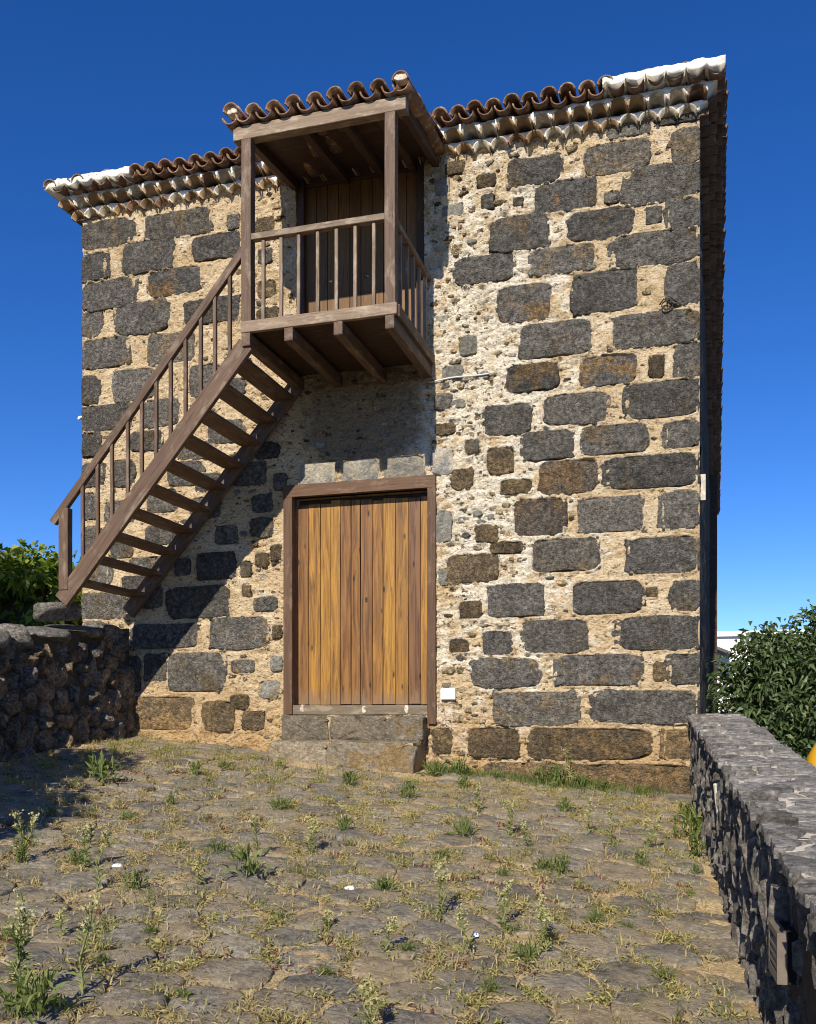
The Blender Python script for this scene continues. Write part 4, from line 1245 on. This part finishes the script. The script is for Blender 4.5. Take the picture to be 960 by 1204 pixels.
V, Fc = box_vf(-18, -13.1, 7, 14, .2, 4.55); put('wall', mesh('wall', V, Fc), M_PAINT, lh_)
V = [(-12.75, 6.6, 4.75), (-12.75, 14.4, 4.75), (-15.6, 6.6, 5.5), (-15.6, 14.4, 5.5), (-18.4, 6.6, 4.75), (-18.4, 14.4, 4.75)]; V += [(a, b, c - .14) for a, b, c in V]
put('roof', mesh('roof', V, [(0, 1, 3, 2), (2, 3, 5, 4), (6, 8, 9, 7), (8, 10, 11, 9), (0, 2, 8, 6), (2, 4, 10, 8), (1, 7, 9, 3), (3, 9, 11, 5), (0, 6, 7, 1), (4, 5, 11, 10)]), M_ROOFGREY, lh_)
q = at(966, 880, 4.2)
prof = [(0, 1.50), (.16, 1.48), (.33, 1.37), (.45, 1.16), (.50, .86), (.52, .4), (.50, .08), (.46, 0)]
V, Fc = [], []
for r_, z_ in prof:
    for k in range(20): V.append((max(r_, .01) * math.cos(k * math.pi / 10), max(r_, .01) * math.sin(k * math.pi / 10), z_))
for i in range(len(prof) - 1):
    for k in range(20): Fc.append((i * 20 + k, (i + 1) * 20 + k, (i + 1) * 20 + (k + 1) % 20, i * 20 + (k + 1) % 20))
Fc.append(tuple(range(20)))
tag(put('recycling_bin', mesh('recycling_bin', V, Fc, True), M_YELLOW, None, (q.x + .28, 4.2, -.12)), 'rounded yellow bin on the street below the slate parapet', 'bin')
V, Fc = box_vf(2.2, 7.0, 9.0, 9.25, -.12, .95); V2, F2 = box_vf(2.15, 7.05, 8.95, 9.3, .95, 1.03)
gw = put('garden_wall', mesh('garden_wall', *join([(V, Fc), (V2, F2)])), M_PAINT); tag(gw, 'low white garden wall under the dark green tree', 'garden wall')

# ------------------------------------------------------------------ grass and weeds
g = np.random.default_rng(4)
def blades(P, L, Wd, lean, name, mat):
    n = len(P)
    th = g.uniform(0, 2 * math.pi, n); ln = np.abs(g.normal(0, lean, n))
    d = np.stack([np.cos(th) * np.sin(ln), np.sin(th) * np.sin(ln), np.cos(ln)], 1)
    Ls = (L * g.uniform(.4, 1.35, n))[:, None]
    s = np.stack([-np.sin(th), np.cos(th), np.zeros(n)], 1) * (Wd * g.uniform(.6, 1.3, n))[:, None] / 2
    m = P + d * Ls * .55
    tip = P + d * Ls + np.stack([np.cos(th), np.sin(th), -np.ones(n) * .4], 1) * Ls * .22
    V = np.stack([P - s, P + s, m + s * .8, m - s * .8, tip], 1).reshape(-1, 3)
    b = np.arange(n)[:, None] * 5
    Ft = np.concatenate([b + np.array([[0, 1, 2]]), b + np.array([[0, 2, 3]]), b + np.array([[3, 2, 4]])])
    o = put(name, big_mesh(name, V, Ft, False), mat); o['kind'] = 'stuff'
    return o
centers = np.array([p for p, c in pav])
joint_pts = []
for p, c in pav:
    c = np.asarray(c)
    for i in range(len(c)):
        a, b = c[i], c[(i + 1) % len(c)]
        for _ in range(3): joint_pts.append(a + (b - a) * g.uniform())
joint_pts = np.array(joint_pts)
def gnd(xy):
    return gz(xy[:, 0], xy[:, 1]) + .020 * fbm(xy[:, 0] * 1.1, xy[:, 1] * 1.1, 0, 3, 3)
def tufts(num, per, spread, dens_seed, thr, y_bias=0.0):
    sel = joint_pts[g.integers(0, len(joint_pts), num * 6)]
    den = fbm(sel[:, 0] * .9, sel[:, 1] * .9, 0, dens_seed, 3) + y_bias * np.clip((sel[:, 1] + 2.2) / 2.2, 0, 1) + g.normal(0, .25, len(sel))
    vis = (sel[:, 0] < -.02 - .048 * sel[:, 1]) & (sel[:, 1] > -6.3) & (sel[:, 0] > -5.85)
    sel = sel[(den > thr) & vis][:num]
    P = np.repeat(sel, per, 0) + g.normal(0, spread, (len(sel) * per, 2))
    P[:, 1] = np.minimum(P[:, 1], -.03)
    return np.column_stack([P, gnd(P) - .006])
def herbs(P, L, Wd, name, mat, up=.5):
    d = g.normal(0, 1, P.shape); d[:, 2] = np.abs(d[:, 2]) * up + .08
    V, Fq = leaves_vf(P, d, L, Wd, g, .3, .15)
    o = put(name, big_mesh(name, V, Fq, False), mat); o['kind'] = 'stuff'
P = tufts(1000, 18, .045, 51, .0, .6); P[:, 2] += g.uniform(0, .02, len(P)); herbs(P, .050, .0065, 'dry_grass', M_GRASS_DRY, .9)
P = tufts(1100, 20, .036, 52, -.02, .8); P[:, 2] += g.uniform(0, .025, len(P)); herbs(P, .036, .0085, 'green_herbs', M_HERB, .9)
blades(tufts(260, 12, .04, 58, .25, .7), .11, .0035, .55, 'green_grass', M_GRASS_GRN)
# grass along the foot of the house, between the step and the parapet
n = 2000
xx = np.concatenate([g.uniform(-2.35, .0, n // 2), g.normal(-1.15, .35, n // 4), g.normal(-2.25, .18, n // 4)]); xx = np.clip(xx, -2.4, -.05)
yy = -np.abs(g.normal(0, .13, len(xx))) - .03
keep = vn(xx * 3.3, yy * 3, 0, 9) > -.25
P = np.column_stack([xx, yy, gnd(np.column_stack([xx, yy])) - .005])[keep]
blades(P, .10, .006, .5, 'wall_foot_grass', M_GRASS_GRN)
# straw litter lying flat, red stonecrop
sel = joint_pts[g.integers(0, len(joint_pts), 34000)] + g.normal(0, .055, (34000, 2)); sel = sel[(sel[:, 0] < -.03 - .048 * sel[:, 1]) & (sel[:, 1] < -.05) & (sel[:, 0] > -5.8)]
P = np.column_stack([sel, gnd(sel) + .010])
blades(P, .04, .006, 1.5, 'straw_litter', M_GRASS_DRY)
P = tufts(260, 26, .035, 57, .1); P[:, 2] += .004
blades(P, .022, .012, 1.0, 'red_stonecrop', M_RED)

def weed(name, label, group, base, h, kind, seed):
    gg = np.random.default_rng(seed); rr = random.Random(seed)
    t = thing(name, label, 'weed', base, group)
    b = Vector(base)
    if kind in ('rosette', 'tuft'):
        n = 64 if kind == 'rosette' else 70
        P = np.array(b)[None] + np.column_stack([gg.normal(0, h * .17, n), gg.normal(0, h * .17, n), gg.uniform(-.004, h * (.55 if kind == 'rosette' else .1), n)])
        th = gg.uniform(0, 2 * math.pi, n); ln = np.abs(gg.normal(.3, .6, n))
        d = np.column_stack([np.cos(th) * np.sin(ln), np.sin(th) * np.sin(ln), np.cos(ln)])
        V, Fq = leaves_vf(P, d, h * (.50 if kind == 'rosette' else .85), h * (.085 if kind == 'rosette' else .04), gg, .28, .2)
        put('leaf_cluster', big_mesh('leaf_cluster', V, Fq, False), M_WEED if kind == 'rosette' or rr.random() < .5 else M_GRASS_GRN, t, (0, 0, 0))['kind'] = 'stuff'
        V, Fc = tube_vf([b - Vector((0, 0, .01)), b + Vector((.004, 0, h * .45))], [.006, .003], 5)
        put('stem', mesh('stem', V, Fc), M_STEM, t)
        return
    ns = rr.choice((1, 1, 2)) if kind == 'tall' else 3
    parts, LP, LD, SP, SD = [], [], [], [], []
    for s in range(ns):
        hh_ = h * rr.uniform(.75, 1.0); lean = Vector((rr.gauss(0, .10), rr.gauss(0, .10), 0)) * hh_
        pts = [b + Vector((rr.uniform(-.02, .02), rr.uniform(-.02, .02), -.01)) + lean * (k / 5) ** 1.6 + Vector((0, 0, hh_ * k / 5)) for k in range(6)]
        parts.append(tube_vf(pts, [.0055 * (1 - k * .12) * (.7 + h) for k in range(6)], 5))
        for k in range(int(46 * (.4 + h))):                          # narrow leaves up the stem
            q = rr.uniform(.05, .72) ** 1.0; i = min(4, int(q * 5)); c = pts[i].lerp(pts[i + 1], q * 5 - i)
            a = rr.uniform(0, 6.283); LP.append(c); LD.append((math.cos(a), math.sin(a), rr.uniform(.4, 1.4)))
        for k in range(9):                                           # panicle branches
            q = rr.uniform(.62, .98); i = min(4, int(q * 5)); c = pts[i].lerp(pts[i + 1], q * 5 - i)
            a = rr.uniform(0, 6.283); e = c + Vector((math.cos(a) * .16, math.sin(a) * .16, .22)) * h * rr.uniform(.35, .75) * (1.15 - q * .55)
            parts.append(tube_vf([c, e], [.002, .0012], 4))
            for _ in range(9):
                SP.append(c.lerp(e, rr.uniform(.45, 1.05)) + Vector((rr.gauss(0, .008), rr.gauss(0, .008), rr.gauss(0, .008)))); SD.append((rr.gauss(0, 1), rr.gauss(0, 1), rr.gauss(.6, 1)))
    V, Fc = join(parts); put('stem', mesh('stem', V, Fc), M_STEM, t)
    V, Fq = leaves_vf(np.array([tuple(p) for p in LP]), np.array(LD), .07 * (.5 + h), .011, gg, .25, .2)
    put('leaf_cluster', big_mesh('leaf_cluster', V, Fq, False), M_WEED_PALE if rr.random() < .6 else M_WEED, t)['kind'] = 'stuff'
    V, Fq = leaves_vf(np.array([tuple(p) for p in SP]), np.array(SD), .016, .013, gg, .1, .2)
    put('seed_heads', big_mesh('seed_heads', V, Fq, False), M_SEED, t)['kind'] = 'stuff'
def wpos(u, v):
    p = at_ground(u, v); p.y = min(p.y, -.08)
    p.z = float(gnd(np.array([[p.x, p.y]]))[0]); return p
def hgt(u, v, vt):
    a = at_ground(u, v); return max(.05, (v - vt) / F * ((a.y - CAM_Y) * CS - a.x * SN))
ROS = [(290, 1032, 985), (160, 1045, 1015), (405, 978, 952), (120, 925, 880), (410, 925, 900), (480, 943, 915), (660, 1030, 1000), (755, 1020, 998), (812, 1052, 1040),
       (818, 1028, 1015), (664, 958, 935), (545, 925, 905), (230, 912, 890), (200, 948, 930), (350, 893, 872), (412, 993, 983), (25, 1012, 985), (88, 1015, 990), (20, 1200, 1150), (45, 1202, 1130)]
TUF = [(700, 1085, 1062), (380, 1140, 1120), (330, 1080, 1062), (215, 1170, 1150), (120, 1130, 1112), (740, 1090, 1075), (520, 1010, 992), (590, 1030, 1012), (265, 905, 888), (150, 965, 948), (60, 960, 944), (440, 890, 876), (450, 1050, 1020), (620, 1130, 1095), (600, 1100, 1078), (510, 912, 885), (640, 1025, 1000), (330, 955, 930), (180, 1095, 1075), (255, 1000, 975), (545, 985, 955), (780, 1150, 1125), (575, 1165, 1140), (480, 1120, 1098)]
TALL = [(365, 1000, 955), (590, 1095, 1030), (600, 985, 935), (385, 1090, 1060), (235, 1040, 1005), (620, 1000, 960), (560, 960, 925), (760, 1000, 955), (330, 905, 880), (70, 1100, 1060), (22, 1180, 1040), (95, 1170, 1030), (440, 1215, 1135), (28, 1008, 935), (115, 1045, 965), (720, 1000, 945), (300, 1010, 945), (545, 1125, 1050), (520, 1080, 1015), (455, 1120, 1075), (690, 985, 935), (675, 920, 865), (640, 1120, 1055), (100, 1020, 965)]
def where(p):
    if p.x > pface(p.y) - .55: return 'close to the slate parapet'
    if p.y > -1.3 and p.x < -4.2: return 'near the rubble wall and staircase'
    if p.y > -1.3 and p.x > -2.0: return 'just before the basalt blocks right of the door'
    if p.y > -1.3: return 'in front of the door steps'
    return None
for rows, nm, lab, grp, kd, sd in ((ROS, 'leafy_weed', 'low green leafy weed', 'leafy weeds in the yard', 'rosette', 100), (TUF, 'grass_tuft', 'upright grass tuft', 'grass tufts in the yard', 'tuft', 200), (TALL, 'flowering_weed', 'tall thin weed with pale seed heads', 'tall weeds in the yard', 'tall', 300)):
    for i, (u, v, t_) in enumerate(rows):
        p = wpos(u, v); h = hgt(u, v, t_)
        w_ = where(p)
        if w_ is None: w_ = 'among the open paving stones, larger than most' if h > {'rosette': .17, 'tuft': .125, 'tall': .33}[kd] else 'among the open paving stones'
        weed(nm, lab + ' ' + w_, grp, p, h, kd, sd + i)
for i, (x, y, h) in enumerate([(-.95, -.13, .20), (-1.15, -.16, .26), (-1.32, -.12, .2), (-.75, -.15, .15), (-2.12, -.2, .22), (-1.75, -.14, .14), (-.4, -.2, .12)]):
    weed('wall_foot_weed', 'bushy green weed growing at the foot of the basalt wall', 'weeds at the wall foot', Vector((x, y, float(gnd(np.array([[x, y]]))[0]))), h, 'rosette', 400 + i)
for i, (u, v, h) in enumerate([(815, 985, .3), (813, 968, .22), (822, 1008, .2)]):
    p = wpos(u, v); p.x = min(p.x, pface(p.y) - .08)
    weed('parapet_weed', 'bushy yellow green weed against the slate parapet', 'weeds against the parapet', p, h, 'rosette', 450 + i)
# scraps of litter
for i, (u, v, w_, lab) in enumerate([(138, 1018, .07, 'thin white paper scrap on paving beside tall weeds'), (411, 1050, .06, 'crumpled white scrap on bare paving in mid yard'), (186, 1105, .04, 'yellowed dry leaf on paving between weeds'), (560, 1105, .03, 'small white pebble on paving near tall weeds')]):
    p = wpos(u, v)
    v_, f_ = slab_vf(resample(np.array([(-w_ / 2, -.012), (w_ / 2, -.016), (w_ / 2, .014), (-w_ / 2, .018)]), 12, rng, 1), [(1, -.003), (1.0, .004), (.6, .012)], rng, .004, 40, i)
    tag(put(('paper_scrap', 'paper_scrap', 'dry_leaf', 'pebble')[i], mesh('scrap', v_, f_, True), M_PAPER if i != 2 else M_GRASS_DRY, None, (p.x, p.y, p.z + .016)), lab, ('paper', 'paper', 'leaf', 'pebble')[i])
